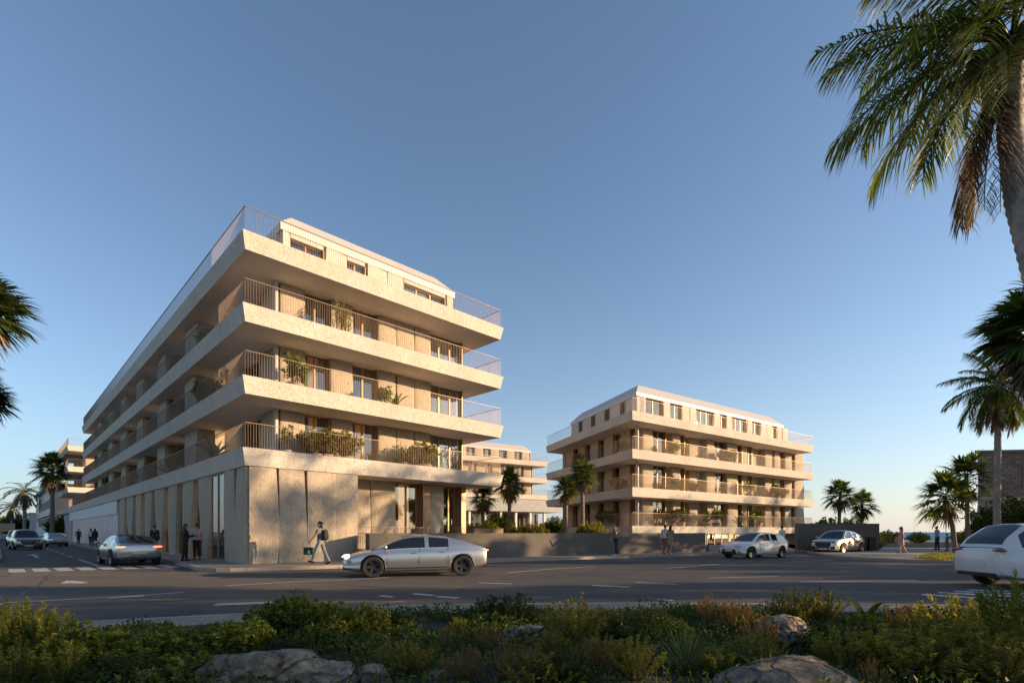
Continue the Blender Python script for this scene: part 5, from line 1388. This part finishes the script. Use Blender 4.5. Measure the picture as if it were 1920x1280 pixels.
# ---- courtyard palms
for k, (px, py, Y, rr, sd, lab) in enumerate(((955, 905, 46, 1.7, 61, 'palm with round leafy head in the courtyard right beside the corner block'), (905, 930, 50, 1.6, 62, 'low palm half hidden under the right end of the corner block'),
                                              (1092, 888, 37, 1.25, 63, 'taller palm standing before the left side of the sea block'), (1061, 915, 39, 1.2, 64, 'shorter palm left of the taller palm before the sea block'))):
    cx, cy, cz = at_px(px, py, Y); fan_palm(lab, (cx, cy, .9), cz - .9, rr, 38, sd, (0, 0), .17, nl=20, skirt=22)

# ---------------------------------------------------------------- prototypes of shrubs
PR = {}
PR['broad'] = [shrub_meshes('b', .75, .55, 72, 30, .105, .042, M['lf_glossy'], .35, 55, 100 + k, .5, .55, .35, .006) for k in range(3)]
PR['round'] = [shrub_meshes('r', .8, .6, 110, 44, .055, .024, M['lf_dark'], .35, 60, 110 + k, .55, .5, .25, .005) for k in range(2)]
PR['needle'] = [shrub_meshes('n', .9, .32, 30, 190, .05, .011, M['lf_needle'], .12, 42, 120 + k, .35, .75, 0, .005) for k in range(3)]
PR['wispy'] = [shrub_meshes('w', .85, .42, 46, 46, .042, .012, M['lf_brown'], .2, 45, 130 + k, .3, .7, 0, .0045) for k in range(3)]
PR['olive'] = [shrub_meshes('o', .8, .5, 60, 60, .055, .02, M['lf_olive'], .2, 50, 140 + k, .4, .6, .1, .005) for k in range(3)]
PR['fresh'] = [shrub_meshes('f', .75, .55, 80, 60, .05, .02, M['lf_yellow'], .25, 55, 150 + k, .4, .6, .15, .005) for k in range(2)]
PR['low'] = [shrub_meshes('l', .35, .6, 70, 34, .08, .036, M['lf_glossy'], .2, 65, 160 + k, .5, .5, .3, .005) for k in range(2)]
PR['court'] = [shrub_meshes('c', 1.6, 1.3, 120, 50, .14, .07, M['lf_yellow'], .25, 60, 170 + k, .5, .55, .2, .012) for k in range(2)]
PR['tree'] = [shrub_meshes('t', 3.2, 2.2, 150, 60, .24, .12, M['lf_olive'], .35, 60, 180 + k, .5, .5, .1, .03) for k in range(2)]
PR['darktree'] = [shrub_meshes('t', 4.5, 2.6, 200, 70, .26, .13, M['lf_dark'], .2, 60, 190 + k, .4, .5, .1, .04) for k in range(2)]
def big_leaf(seed, n=9, L=.75, wd=.2, mat='lf_dark', H=.25):
    q = np.random.default_rng(seed); az = np.arange(n) * 2.4 + q.normal(size=n) * .3; e = np.radians(35 + 45 * q.random(n))
    D = np.stack([np.cos(az) * np.cos(e), np.sin(az) * np.cos(e), np.sin(e)], 1)
    V, T = ribbons(np.stack([D[:, 0] * .05, D[:, 1] * .05, H * q.random(n)], 1), D, L * (.7 + .5 * q.random(n)), wd, .35, 6)
    st = MB()
    for i in range(n): st.tube([(0, 0, 0), tuple(D[i] * np.array([.05, .05, 0]) + np.array([0, 0, H * .6]))], [.02, .012], 5)
    return np_mesh('foliage', V, T, M[mat], True), st.mesh('stems', M['stem'])
def spiky(seed, n=150, L=.8, wd=.022, mat='lf_blue', spread=75):
    q = np.random.default_rng(seed); az = q.random(n) * 2 * np.pi; e = np.radians(90 - spread * q.random(n) ** .8)
    D = np.stack([np.cos(az) * np.cos(e), np.sin(az) * np.cos(e), np.sin(e)], 1)
    V, T = ribbons(D * np.array([.06, .06, .0]), D, L * (.75 + .4 * q.random(n)), wd, .08, 3)
    st = MB(); st.tube([(0, 0, -.05), (0, 0, .12)], [.07, .05], 8)
    return np_mesh('foliage', V, T, M[mat]), st.mesh('stems', M['stem'])
PR['banana'] = [big_leaf(1), big_leaf(2)]
PR['yucca'] = [spiky(3), spiky(4)]
def tuft(seed, n=170, H=.5, mat='lf_grass', r=.16, lean=.75, wd=.007):
    q = np.random.default_rng(seed); a = q.random(n) * 6.28; rr = r * np.sqrt(q.random(n))
    st = MB(); st.ball((0, 0, 0), (.08, .08, .04), 8, 4)
    return grass_mesh('foliage', np.stack([np.cos(a) * rr, np.sin(a) * rr, 0 * a], 1), H, lean, wd, M[mat], seed), st.mesh('stems', M['stem'])
PR['tuft'] = [tuft(5), tuft(6), tuft(7, 120, .6)]

# ---------------------------------------------------------------- planted verge in front
def gz(x, y): return .10 + .05 * math.sin(x * 1.3 + .5) * math.cos(y * 1.1) + .03 * math.sin(x * 3.1 + y * 2.3)
m = MB(); nx, ny = 120, 34; vs_ = []
xs_ = np.linspace(-22, 22, nx)
pn = [(-40, 3.0), (-12, 5.0), (-5.6, 7.0), (-2.4, 8.4), (1, 8.9), (8, 8.6), (40, 6.6)]
for j in range(ny):
    for x in xs_:
        ye = float(np.interp(x, [p[0] for p in pn], [p[1] for p in pn])) + .05
        y = -6 + (ye + 6) * j / (ny - 1)
        vs_.append((x, y, gz(x, y) if j < ny - 1 else .145))
m.add(vs_, [(j * nx + i, j * nx + i + 1, (j + 1) * nx + i + 1, (j + 1) * nx + i) for j in range(ny - 1) for i in range(nx - 1)])
tag(m.build('planting_bed', M['soil'], smooth=True), 'dark planted verge of soil along the near edge of the road', 'ground', None, 'structure')
def verge(px, Y): x = (px - 960) / F * Y; return (x, Y, gz(x, Y) - .02)
def plant(kind, px, Y, top, label, cat='shrub', i=0, rz=0.0, wide=1.0, name=None, base_h=None):
    loc = verge(px, Y); H = CZ - (top - HY) / F * Y - loc[2]
    bh = base_h or {'broad': .66, 'round': .72, 'needle': .82, 'wispy': .78, 'olive': .72, 'fresh': .68, 'low': .33, 'banana': .75, 'yucca': .85, 'tuft': .45}[kind]
    s = max(.25, H / bh)
    return shrub(label, cat, loc, rz, (s * wide, s * wide, s), PR[kind][i % len(PR[kind])], name or {'tuft': 'grass_tuft', 'yucca': 'spiky_plant', 'banana': 'broad_leaf_plant'}.get(kind, 'shrub'))
P_ = plant
P_('needle', 8, 5.4, 1112, 'upright needle-leaved shrub in the bottom left corner, at the very edge', i=0)
P_('needle', 58, 5.5, 1118, 'upright needle-leaved shrub with the tallest pointed tips near the left edge', i=1, rz=1)
P_('needle', 112, 5.7, 1138, 'upright needle-leaved shrub with loose pointed tips, third from the left edge', i=2, rz=2)
P_('needle', 30, 4.6, 1190, 'dense needle-leaved shrub low in the bottom left corner', i=1, rz=4, wide=1.3)
P_('needle', 125, 4.6, 1200, 'dark needle-leaved shrub beside the low one in the bottom left corner', i=0, rz=3, wide=1.3)
P_('round', 215, 6.2, 1172, 'dark rounded shrub between the needle shrubs and the leafy ground cover', i=0, wide=1.2)
P_('low', 300, 5.9, 1196, 'spreading glossy shrub left of the big boulder', i=0, wide=1.4)
P_('low', 395, 6.4, 1188, 'spreading glossy shrub behind the big boulder', i=1, rz=2, wide=1.4)
P_('round', 230, 4.7, 1220, 'dark low rounded shrub at the bottom edge left of the big boulder', i=1, wide=1.5)
P_('low', 335, 4.8, 1232, 'dark leafy shrub touching the left flank of the big boulder', i=1, rz=1, wide=1.3)
P_('broad', 505, 7.2, 1133, 'glossy broadleaf shrub, left part of the large clump above the big boulder', i=0)
P_('broad', 560, 7.3, 1117, 'glossy broadleaf shrub, tallest of the large clump above the big boulder', i=1, rz=1)
P_('broad', 628, 7.0, 1132, 'glossy broadleaf shrub, centre of the large clump above the big boulder', i=2, rz=2)
P_('broad', 690, 7.3, 1136, 'glossy broadleaf shrub, right part of the large clump, yellowish tips', i=0, rz=3)
P_('broad', 470, 6.3, 1165, 'small glossy shrub at the left foot of the large broadleaf clump', i=1, rz=5)
P_('round', 745, 7.8, 1150, 'small dark round shrub right of the glossy broadleaf clump', i=0, rz=2)
P_('round', 915, 8.0, 1118, 'dark round shrub standing alone at the verge edge, left half', i=1, rz=1)
P_('round', 965, 7.9, 1113, 'dark round shrub standing alone at the verge edge, right taller half', i=0, rz=4)
P_('tuft', 820, 8.0, 1140, 'tall feathery grass tuft between the broadleaf clump and the dark round shrub', 'grass tuft', i=2, wide=1.6)
P_('tuft', 795, 7.8, 1152, 'feathery grass tuft left beside the tall one', 'grass tuft', i=1, wide=1.6)
P_('tuft', 425, 7.3, 1160, 'fine grass tuft by the near pavement left of the broadleaf clump', 'grass tuft', i=0, wide=1.4)
P_('tuft', 702, 6.0, 1208, 'yellowish grass tuft below the broadleaf clump', 'grass tuft', i=0, wide=1.3)
P_('tuft', 790, 6.0, 1208, 'yellowish grass tuft further right below the broadleaf clump', 'grass tuft', i=1, wide=1.3)
P_('wispy', 845, 6.2, 1170, 'thin reddish brown shrub left of the flat pale stone', i=0)
P_('wispy', 915, 6.0, 1165, 'thin reddish brown shrub before the flat pale stone', i=1, rz=2)
P_('wispy', 870, 4.9, 1205, 'low brown twiggy shrub at the bottom edge near the middle', i=2, wide=1.3)
P_('olive', 1075, 6.3, 1118, 'tall olive green shrub with loose top left of the spiky plant', i=0)
P_('olive', 1035, 5.6, 1178, 'olive shrub covering the right end of the flat pale stone', i=1, rz=2)
P_('olive', 1130, 5.4, 1190, 'dense olive brown shrub at the bottom centre', i=2, rz=1, wide=1.2)
P_('round', 1060, 4.7, 1222, 'dark green shrub low at the bottom centre', i=1, rz=5, wide=1.3)
P_('fresh', 1190, 4.8, 1195, 'small leaved yellowish shrub left at the foot of the spiky plant', i=0)
P_('yucca', 1285, 5.3, 1162, 'spiky plant with long stiff blades right of the bottom centre', 'spiky plant', i=0)
P_('yucca', 1375, 5.6, 1190, 'smaller spiky plant right of the large spiky plant', 'spiky plant', i=1)
P_('wispy', 1335, 7.4, 1110, 'upright brown sprigged shrub with tallest tips right of the centre', i=0, rz=1)
P_('wispy', 1380, 7.2, 1118, 'upright brown sprigged shrub beside the tallest brown one', i=1, rz=4)
P_('wispy', 1425, 6.4, 1150, 'brown twiggy shrub in front of the pale boulder', i=2, rz=2)
P_('olive', 1490, 7.8, 1103, 'olive brown bushy shrub behind the pale boulder, left half', i=0, rz=3)
P_('olive', 1540, 7.9, 1100, 'olive brown bushy shrub behind the pale boulder, right half', i=1, rz=5)
P_('banana', 1622, 7.4, 1112, 'broad-leaved plant with two raised paddle leaves right of the pale boulder', 'broad leaf plant', i=0)
P_('round', 1610, 6.8, 1150, 'dark leafy shrub under the broad paddle leaves', i=0, rz=2, wide=1.4)
P_('wispy', 1690, 7.2, 1122, 'reddish thin shrub right of the broad paddle leaves', i=1, rz=1)
P_('fresh', 1590, 5.5, 1178, 'upright pale green shrub with two tips above the wide flat rock', i=0, rz=1)
P_('fresh', 1665, 5.5, 1182, 'pale green shrub right of the two-tipped shrub', i=1, rz=3)
P_('fresh', 1795, 6.4, 1118, 'tall fresh green shrub in the right corner, highest of the bank', i=0, rz=4, wide=1.2)
P_('olive', 1730, 6.2, 1150, 'olive shrub in the bank at the right corner, left of the highest', i=2, rz=4, wide=1.2)
P_('fresh', 1860, 5.8, 1160, 'fresh green shrub in the right corner near the edge', i=1, rz=6, wide=1.3)
P_('olive', 1760, 5.0, 1195, 'large olive shrub at the bottom right, centre of the bank', i=1, rz=2, wide=1.4)
P_('olive', 1880, 4.8, 1195, 'large olive shrub in the very bottom right corner', i=0, rz=2, wide=1.4)
P_('needle', 1922, 5.2, 1070, 'tall loose yellow-green sprig cut by the right edge', i=2, wide=1.0)
for k, px in enumerate((1085, 1135, 1180, 1228, 1275)):
    P_('tuft', px, 8.2, 1128 + 6 * (k % 2), ['soft grass tuft in the row along the verge, first from the dark round shrub', 'soft grass tuft in the row along the verge, second from the dark round shrub', 'soft grass tuft in the row along the verge, middle one', 'soft grass tuft in the row along the verge, fourth', 'soft grass tuft in the row along the verge, last before the brown sprigs'][k], 'grass tuft', i=k, wide=2.0)
P_('tuft', 1455, 8.0, 1140, 'soft grass tuft left of the olive brown bush', 'grass tuft', i=1, wide=1.8)
P_('tuft', 1440, 4.8, 1215, 'brown grass tuft growing over the wide flat rock, left', 'grass tuft', i=0)
P_('tuft', 1530, 4.7, 1222, 'brown grass tuft growing over the wide flat rock, middle', 'grass tuft', i=1)
P_('wispy', 1640, 4.6, 1232, 'brown twiggy shrub at the right end of the wide flat rock', i=0)
P_('broad', 415, 5.9, 1172, 'leafy shrub with pale new leaves behind the big boulder', i=2, rz=4, wide=1.3)
P_('broad', 160, 5.2, 1176, 'glossy shrub between the needle shrubs and the dark rounded shrub', i=1, rz=2, wide=1.2)
P_('broad', 285, 5.3, 1190, 'glossy shrub in the leafy bank left of the big boulder', i=0, rz=5, wide=1.3)
P_('round', 590, 6.2, 1172, 'dark shrub in front of the tallest glossy broadleaf shrub', i=0, rz=1, wide=1.2)
P_('round', 680, 6.3, 1178, 'dark shrub in front of the yellowish broadleaf shrub', i=1, rz=3, wide=1.2)
P_('olive', 860, 7.0, 1158, 'olive shrub between feathery grass and the flat pale stone', i=2, rz=3, wide=1.1)
P_('olive', 760, 5.2, 1200, 'low olive shrub above the small rounded boulder', i=0, rz=6, wide=1.4)
P_('wispy', 960, 4.8, 1195, 'tall brown sprigs before the flat pale stone', i=0, rz=3, wide=1.2)
P_('olive', 1005, 4.7, 1215, 'olive shrub at the bottom edge between brown sprigs and dark green shrub', i=1, rz=4, wide=1.4)
P_('round', 1230, 6.6, 1142, 'dark green bushy shrub behind the spiky plant', i=1, rz=2, wide=1.3)
P_('round', 1160, 6.7, 1138, 'dark green shrub right of the tall olive green shrub', i=0, rz=3, wide=1.3)
P_('wispy', 1110, 4.9, 1185, 'red-brown twigs in the dense bottom centre bank', i=1, rz=2, wide=1.2)
P_('needle', 1345, 5.0, 1205, 'needle-leaved shrub between the two spiky plants', i=2, rz=1, wide=1.4)
P_('olive', 1420, 5.4, 1182, 'olive shrub between smaller spiky plant and wide flat rock', i=0, rz=1, wide=1.2)
P_('round', 1560, 6.0, 1165, 'dark green shrub right beside the pale boulder', i=1, rz=4, wide=1.2)
P_('fresh', 1700, 5.2, 1172, 'fresh green shrub at the left of the bottom right bank', i=0, rz=2, wide=1.3)
P_('fresh', 1830, 5.2, 1172, 'fresh green shrub in the middle of the bottom right bank', i=1, rz=5, wide=1.4)
P_('needle', 1770, 5.6, 1150, 'needle-leaved shrub poking out of the bottom right bank', i=0, rz=3, wide=1.3)
# uncountable undergrowth that fills the bed
q = np.random.default_rng(77); n = 90000
x = q.uniform(-11, 11, n); ye = np.interp(x, [p[0] for p in pn], [p[1] for p in pn]); y = 3.2 + (ye - 3.35) * np.sqrt(q.random(n))
den = np.sin(x * 2.1 + 1) * np.cos(y * 1.7) + .5 * np.sin(x * 5.3 + y * 3.1)
keep = den > -.9; x, y, den = x[keep], y[keep], den[keep]; n = len(x)
z = .08 + .05 * np.sin(x * 1.3 + .5) * np.cos(y * 1.1) + .03 * np.sin(x * 3.1 + y * 2.3) + q.random(n) ** 1.3 * (.14 + .16 * np.clip(den, 0, 1))
D = q.normal(size=(n, 3)); D[:, 2] = np.abs(D[:, 2]) * .9 + .2
V, T = blades(np.stack([x, y, z], 1), D, unit(np.array([0, 0, 1.]) + .7 * q.normal(size=(n, 3))), .035 + .05 * q.random(n), .016 + .022 * q.random(n))
tag(link('undergrowth', np_mesh('undergrowth', V, T, M['lf_dark'])), 'low dark undergrowth of small leaves filling the planted verge', 'undergrowth', None, 'stuff')
n = 15000; x = q.uniform(-11, 11, n); ye = np.interp(x, [p[0] for p in pn], [p[1] for p in pn]); y = 3.2 + (ye - 3.3) * q.random(n) ** .55
k_ = (np.sin(x * 1.7 + 2) + np.cos(y * 2.3 + x) > -.2); x, y = x[k_], y[k_]
z = .07 + .05 * np.sin(x * 1.3 + .5) * np.cos(y * 1.1)
tag(link('verge_grass', grass_mesh('verge_grass', np.stack([x, y, z], 1), .24, .8, .006, M['lf_grass'], 5)), 'thin grass and weeds scattered through the planted verge', 'grass', None, 'stuff')
# grass on the seafront corner
c_ = np.array([G(x_, y_, .13)[:2] for x_, y_ in ((1712, 1046), (1740, 1038.5), (1830, 1037), (1850, 1050), (1760, 1051.5))])
n = 9000; wgt = q.dirichlet(np.ones(5) * .6, n); pt = wgt @ c_
tag(link('lawn', grass_mesh('lawn', np.column_stack([pt, np.full(n, .13)]), .22, .7, .02, M['lf_grass'], 6)), 'small patch of rough grass on the seafront pavement corner', 'grass', None, 'stuff')

# ---------------------------------------------------------------- boulders
from mathutils import noise as mnoise
def rock(label, loc, size, seed, rz=0.0, rough=.28):
    bm = bmesh.new(); bmesh.ops.create_icosphere(bm, subdivisions=5, radius=1.0)
    rr = random.Random(seed); planes = []
    for _ in range(13):
        n_ = Vector((rr.gauss(0, 1), rr.gauss(0, 1), rr.gauss(0, .8))).normalized(); planes.append((n_, rr.uniform(.62, .92)))
    off = Vector((seed * 3.7, seed * 1.3, 0))
    for v in bm.verts:
        p = v.co.copy()
        for n_, d in planes:
            e = p.dot(n_) - d
            if e > 0: p -= n_ * e * .985
        p += v.co.normalized() * (rough * .22 * mnoise.noise(p * 1.6 + off) + rough * .22 * mnoise.noise(p * 4.5 + off) + rough * .10 * mnoise.noise(p * 13 + off) - rough * .5 * max(0, .12 - abs(mnoise.noise(p * 1.9 + off * 2))) * 2.2)
        v.co = Vector((p.x * size[0], p.y * size[1], p.z * size[2]))
    me = bpy.data.meshes.new('boulder'); bm.to_mesh(me); bm.free(); me.materials.append(M['rock'])
    me.polygons.foreach_set('use_smooth', [True] * len(me.polygons)); me.set_sharp_from_angle(angle=R(38))
    return tag(link('boulder', me, None, loc, rz), label, 'boulder')
def rk_(px, Y, z): return ((px - 960) / F * Y, Y, z)
rock('large grey boulder at the bottom edge left of the middle', rk_(508, 4.85, .05), (.74, .46, .36), 3, .2)
rock('smaller brown boulder against the right end of the large grey boulder', rk_(610, 4.75, .05), (.36, .32, .29), 5, 1)
rock('small rounded boulder by itself right of the large ones', rk_(700, 4.8, .06), (.24, .22, .21), 7, 2)
rock('flat pale stone lying among the shrubs near the middle', rk_(985, 6.6, .12), (.55, .40, .25), 9, .4)
rock('pale boulder with flat lit top right of the middle', rk_(1475, 6.7, .12), (.48, .38, .30), 12, .3)
rock('wide flat rock at the bottom edge on the right', rk_(1500, 4.75, .0), (.88, .42, .34), 15, .15)
rock('small stone between grass tufts below the broadleaf clump', rk_(815, 5.0, .06), (.16, .14, .12), 18, .5)

# ---------------------------------------------------------------- courtyard and street bushes
def bush(label, px, py_base, Y, kind, sc, z, i=0, rz=0.0, name='shrub', cat='shrub'):
    return shrub(label, cat, ((px - 960) / F * Y, Y, z), rz, sc, PR[kind][i % 2], name)
bush('bright yellow-green bush rising over the low garden wall before the sea block', 1110, 0, 33.5, 'court', .82, .95)
bush('yellow-green bush behind the timber planter at the end of the corner block', 912, 0, 31.5, 'court', .62, 1.25, 1, 1)
bush('tall olive shrub in the courtyard, left of the bright bush', 1003, 0, 38, 'court', .85, .9, 1, 3)
bush('brownish courtyard shrub between the planter and the tall olive shrub', 972, 0, 38, 'court', .75, .9, 0, 4)
bush('dense dark green bush in the courtyard left of the timber planter bush', 935, 0, 41, 'darktree', .5, .9, 1, 2)
bush('dark green bush between the two courtyard palms and the bright bush', 1040, 0, 42, 'darktree', .42, .9, 0, 3)
bush('dark bush deep under the corner block beside the low palm', 888, 0, 44, 'court', .9, .9, 0, 5)
bush('round dark tree by the street in front of the long office block', 117, 0, 84, 'darktree', .95, .1, 0, 0, 'tree', 'tree')
bush('large dark tree far along the side street, behind the feather palm', 32, 0, 140, 'darktree', 1.5, 0, 1, 1, 'tree', 'tree')
bush('pale hazy tree at the far end of the side street', 4, 0, 160, 'tree', 2.3, 0, 0, 2, 'tree', 'tree')
bush('dark leafy tree overgrowing the sloping base of the fort', 1885, 0, 41, 'darktree', .98, 0, 0, 1, 'tree', 'tree')
bush('dense bush at the right edge before the fort', 1935, 0, 37, 'darktree', .95, 0, 1, 3, 'tree', 'tree')
bush('olive bush at the foot of the fort beside the young palms', 1845, 0, 46, 'tree', .75, .1, 1, 2, 'shrub', 'shrub')
bush('coastal bush right of the woman in the rose dress', 1722, 0, 58, 'court', .9, .2, 0, 2)
bush('coastal bush between the concrete wall and the woman in the rose dress', 1668, 0, 57, 'court', 1.0, .2, 1, 4)
bush('coastal bush right behind the man in the white shirt', 1805, 0, 58, 'court', .9, .2, 1, 6)
bush('small leafy tree showing above the concrete wall left of the far palms', 1553, 0, 70, 'tree', 1.15, .1, 0, 1, 'tree', 'tree')
bush('pale sparse tree showing above the concrete wall between the far palms', 1597, 0, 72, 'tree', 1.12, .1, 1, 2, 'tree', 'tree')
shrub('small spiky plant beside the end of the concrete wall', 'spiky plant', (30.6, 43.5, .13), 0, 2.0, PR['yucca'][0], 'spiky_plant')

# ---------------------------------------------------------------- trees beyond the right edge that cast the long evening shadows
def street_tree(label, loc, h, rc, seed, zc=None, n=2200):
    t = tag(empty('street_tree', loc), label, 'tree', 'trees that throw the evening shadows'); q = np.random.default_rng(seed); zc = zc or h * .7
    m = MB(); m.tube([(0, 0, -.1), (.1, .05, zc * .5), (0, 0, zc)], [.22, .17, .10], 10)
    cl = []
    for k in range(11):
        a = q.random() * 6.28; rr = rc * (.25 + .75 * q.random()); c = np.array([math.cos(a) * rr, math.sin(a) * rr, zc + (q.random() - .45) * (h - zc) * 1.5])
        cl.append(c); m.tube([(0, 0, zc * .62), tuple(c * .55 + np.array([0, 0, zc * .38])), tuple(c)], [.09, .06, .02], 6)
    m.build('trunk', M['bark'], t, smooth=True)
    cl = np.array(cl); i = q.integers(0, len(cl), n); P = cl[i] + unit(q.normal(size=(n, 3))) * (rc * .38 * q.random(n) ** .5)[:, None]
    V, T = blades(P, q.normal(size=(n, 3)), q.normal(size=(n, 3)), .34, .2)
    link('crown', np_mesh('crown', V, T, M['lf_glossy']), t)
TREES = [(38, 17.5, 5.4, 2.2, 4.0, 2600), (40, 21.8, 5.8, 2.2, 4.2, 2600), (27, 12.0, 9.0, 3.2, 6.5, 2400), (33, 9.0, 9.5, 3.0, 6.0, 1500), (24, 6.0, 7.0, 2.6, 5.0, 900), (38, 13.5, 8.0, 2.0, 5.6, 2000),
         (42, 22.8, 15.4, 2.6, 12.0, 1100), (46, 25.6, 15.2, 2.8, 11.6, 1100), (36, 25.6, 8.4, 2.2, 5.6, 2600), (37, 28.4, 8.6, 2.4, 5.6, 2600), (38, 31.3, 8.6, 2.2, 5.6, 2400),
         (58, 38, 13.0, 3.4, 9.0, 2000), (66, 43.5, 14.0, 3.6, 10.0, 2000), (70, 49.0, 14.5, 3.4, 10, 2000), (75, 55, 16, 3.2, 11.5, 1800)]
# ---------------------------------------------------------------- potted plants on the balconies
POT = {}
def pot_kind(k):
    if k in POT: return POT[k]
    m = MB()
    if k == 'slim': m.lathe([(0, 0), (.13, 0), (.16, .45), (.13, .45), (.12, .40), (0, .40)], 18); pm = m.mesh('pot', M['pot_white'], smooth=True, sharp=40); h = .40
    elif k in ('bushy', 'hedge'): m.lathe([(0, 0), (.20, 0), (.27, .42), (.23, .42), (.22, .36), (0, .36)], 20); pm = m.mesh('pot', M['pot'], smooth=True, sharp=40); h = .36
    else: m.lathe([(0, 0), (.17, 0), (.22, .36), (.19, .36), (.18, .31), (0, .31)], 18); pm = m.mesh('pot', M['pot_dark'], smooth=True, sharp=40); h = .31
    sd = len(POT) + 300
    if k == 'bushy': f = shrub_meshes('p', .95, .42, 26, 26, .15, .07, M['lf_glossy'], .4, 60, sd, .3, .6, .25, .008)
    elif k == 'hedge': f = shrub_meshes('p', 1.0, .62, 60, 30, .14, .06, M['lf_olive'], .2, 60, sd, .3, .6, .2, .008)
    elif k == 'bamboo': f = shrub_meshes('p', 1.35, .36, 16, 50, .13, .02, M['lf_olive'], .3, 50, sd, .2, .75, 0, .008)
    elif k == 'slim': f = shrub_meshes('p', 1.0, .22, 10, 34, .10, .05, M['lf_glossy'], .35, 55, sd, .2, .8, .2, .008)
    elif k == 'cactus': f = spiky(sd, 40, .9, .07, 'lf_blue', 22)
    elif k == 'spike': f = spiky(sd, 60, .75, .035, 'palm', 85)
    else: f = big_leaf(sd, 10, .85, .22, 'lf_glossy', .35)
    POT[k] = (pm, f[0], f[1], h); return POT[k]
def potted(bld, x, y, z, k, label, sc=1.0, rz=0.0):
    mw = Matrix.Translation(bld.location) @ Matrix.Rotation(bld.rotation_euler.z, 4, 'Z')
    p = mw @ Vector((x, y, z)); pm, f, s, h = pot_kind(k)
    t = tag(empty('potted_plant', p, rz), label, 'potted plant', 'potted plants on the balconies'); t.scale = (sc,) * 3
    link('pot', pm, t); link('foliage', f, t, (0, 0, h)); link('stems', s, t, (0, 0, h))
ordn = ['first', 'second', 'third', 'fourth', 'fifth', 'sixth', 'seventh', 'eighth']
look = {'bushy': 'leafy green potted plant', 'hedge': 'wide bushy potted shrub', 'bamboo': 'tall thin-leaved potted bamboo', 'slim': 'slim plant in pale pot', 'cactus': 'upright stiff-bladed potted plant', 'spike': 'spiky-headed potted plant', 'big': 'big-leaved potted banana plant'}
flo = {0: 'lowest', 1: 'second', 2: 'third'}
rows = {0: [(538, 'slim', 1.0), (590, 'hedge', 1.0), (612, 'hedge', 1.05), (626, 'big', 1.25), (648, 'hedge', 1.05), (752, 'spike', 1.3), (771, 'hedge', .8), (792, 'hedge', 1.1)],
        1: [(552, 'bushy', 1.2), (569, 'cactus', 1.0), (722, 'bushy', .9), (743, 'big', .9)], 2: [(633, 'bamboo', 1.1), (648, 'bamboo', 1.0)]}
for fl, its in rows.items():
    for k, (px, kd, sc) in enumerate(its):
        potted(A, La(px, .75), .75, ZB[fl] + .34, kd, '%s, %s balcony of the corner block front, %s from its corner' % (look[kd], flo[fl], ordn[k]), sc * 1.3, k * 1.3)
lrows = {0: [(403, 'big', 1.3), (352, 'bushy', 1.3), (318, 'big', 1.3), (298, 'spike', 1.6), (268, 'big', 1.3), (210, 'bushy', 1.6)], 1: [(399, 'hedge', 1.15), (387, 'bushy', 1.2), (356, 'big', 1.35), (205, 'bushy', 1.3)], 2: [(423, 'bamboo', 1.0), (390, 'bushy', 1.1)]}
for fl, its in lrows.items():
    for k, (px, kd, sc) in enumerate(its):
        mm = on_line(px, Vector(CA) + UA * .8, VA)
        potted(A, .8, mm, ZB[fl] + .34, kd, '%s, %s balcony of the shaded street side, %s from the corner' % (look[kd], flo[fl], ordn[k]), sc * 1.3, k * 1.7)
brows = {2: [(405, 'bushy', 1.15), (487, 'bamboo', .9), (735, 'hedge', 1.0), (770, 'hedge', 1.1), (802, 'big', 1.1)], 1: [(412, 'bushy', 1.1), (450, 'bushy', .8), (530, 'hedge', .9), (905, 'bushy', 1.3), (1085, 'bushy', 1.3), (1118, 'hedge', 1.0)],
         0: [(388, 'hedge', 1.1), (448, 'bushy', 1.3), (618, 'big', 1.4), (690, 'bushy', 1.3), (925, 'big', 1.3), (962, 'bushy', 1.4)]}
for fl, its in brows.items():
    for k, (x6, kd, sc) in enumerate(its):
        potted(B, Lb(z6(x6), .8), .8, ZBB[fl + 1 if fl else 0] * 1.0 + .34 if fl else ZBB[0] + .34, kd, '%s, %s balcony of the sea block front, %s from its corner' % (look[kd], flo[fl], ordn[k]), sc * 1.2, k * 2.1) if fl == 0 else \
            potted(B, Lb(z6(x6), .8), .8, ZBB[fl] + .34, kd, '%s, %s balcony of the sea block front, %s from its corner' % (look[kd], flo[fl], ordn[k]), sc * 1.2, k * 2.1)
i8 = offset(pB, -.9); eA = Vector(i8[3]); eB = Vector(i8[0]); eD = (eB - eA).normalized()
Bm = Matrix.Rotation(RB, 2)
for k, (px, fl, kd, sc) in enumerate(((1166, 2, 'bushy', 1.5), (1086, 2, 'bushy', 1.4), (1160, 1, 'hedge', 1.2), (1127, 0, 'bushy', 1.4), (1146, 0, 'hedge', 1.3))):
    wA = Vector(CB) + Bm @ eA; wd_ = Bm @ eD; s_ = on_line(px, wA, wd_); lp_ = eA + eD * s_
    potted(B, lp_.x, lp_.y, ZBB[fl] + .34, kd, '%s, shaded side of the sea block, %s balcony, %s' % (look[kd], flo[fl], ['near the corner', 'far along', 'near its corner', 'left of two', 'right of two'][k]), sc, k)
for k, (x, z, kd) in enumerate(((27.5, 10.6, 'bushy'), (30.0, 7.6, 'hedge'), (31.6, 7.6, 'bushy'))):
    potted(Cb, x, .9, z, kd, '%s on a balcony of the distant courtyard block, %s' % (look[kd], ['upper balcony', 'lower balcony left', 'lower balcony right'][k]), 1.3, k)

# ---------------------------------------------------------------- shadow-casting trees out of frame
for k, (x, y, h, rc, zc, nn) in enumerate(TREES):
    street_tree('leafy tree of the row that throws the long evening shadows', (x, y, 0), h, rc, 500 + k, zc, nn)
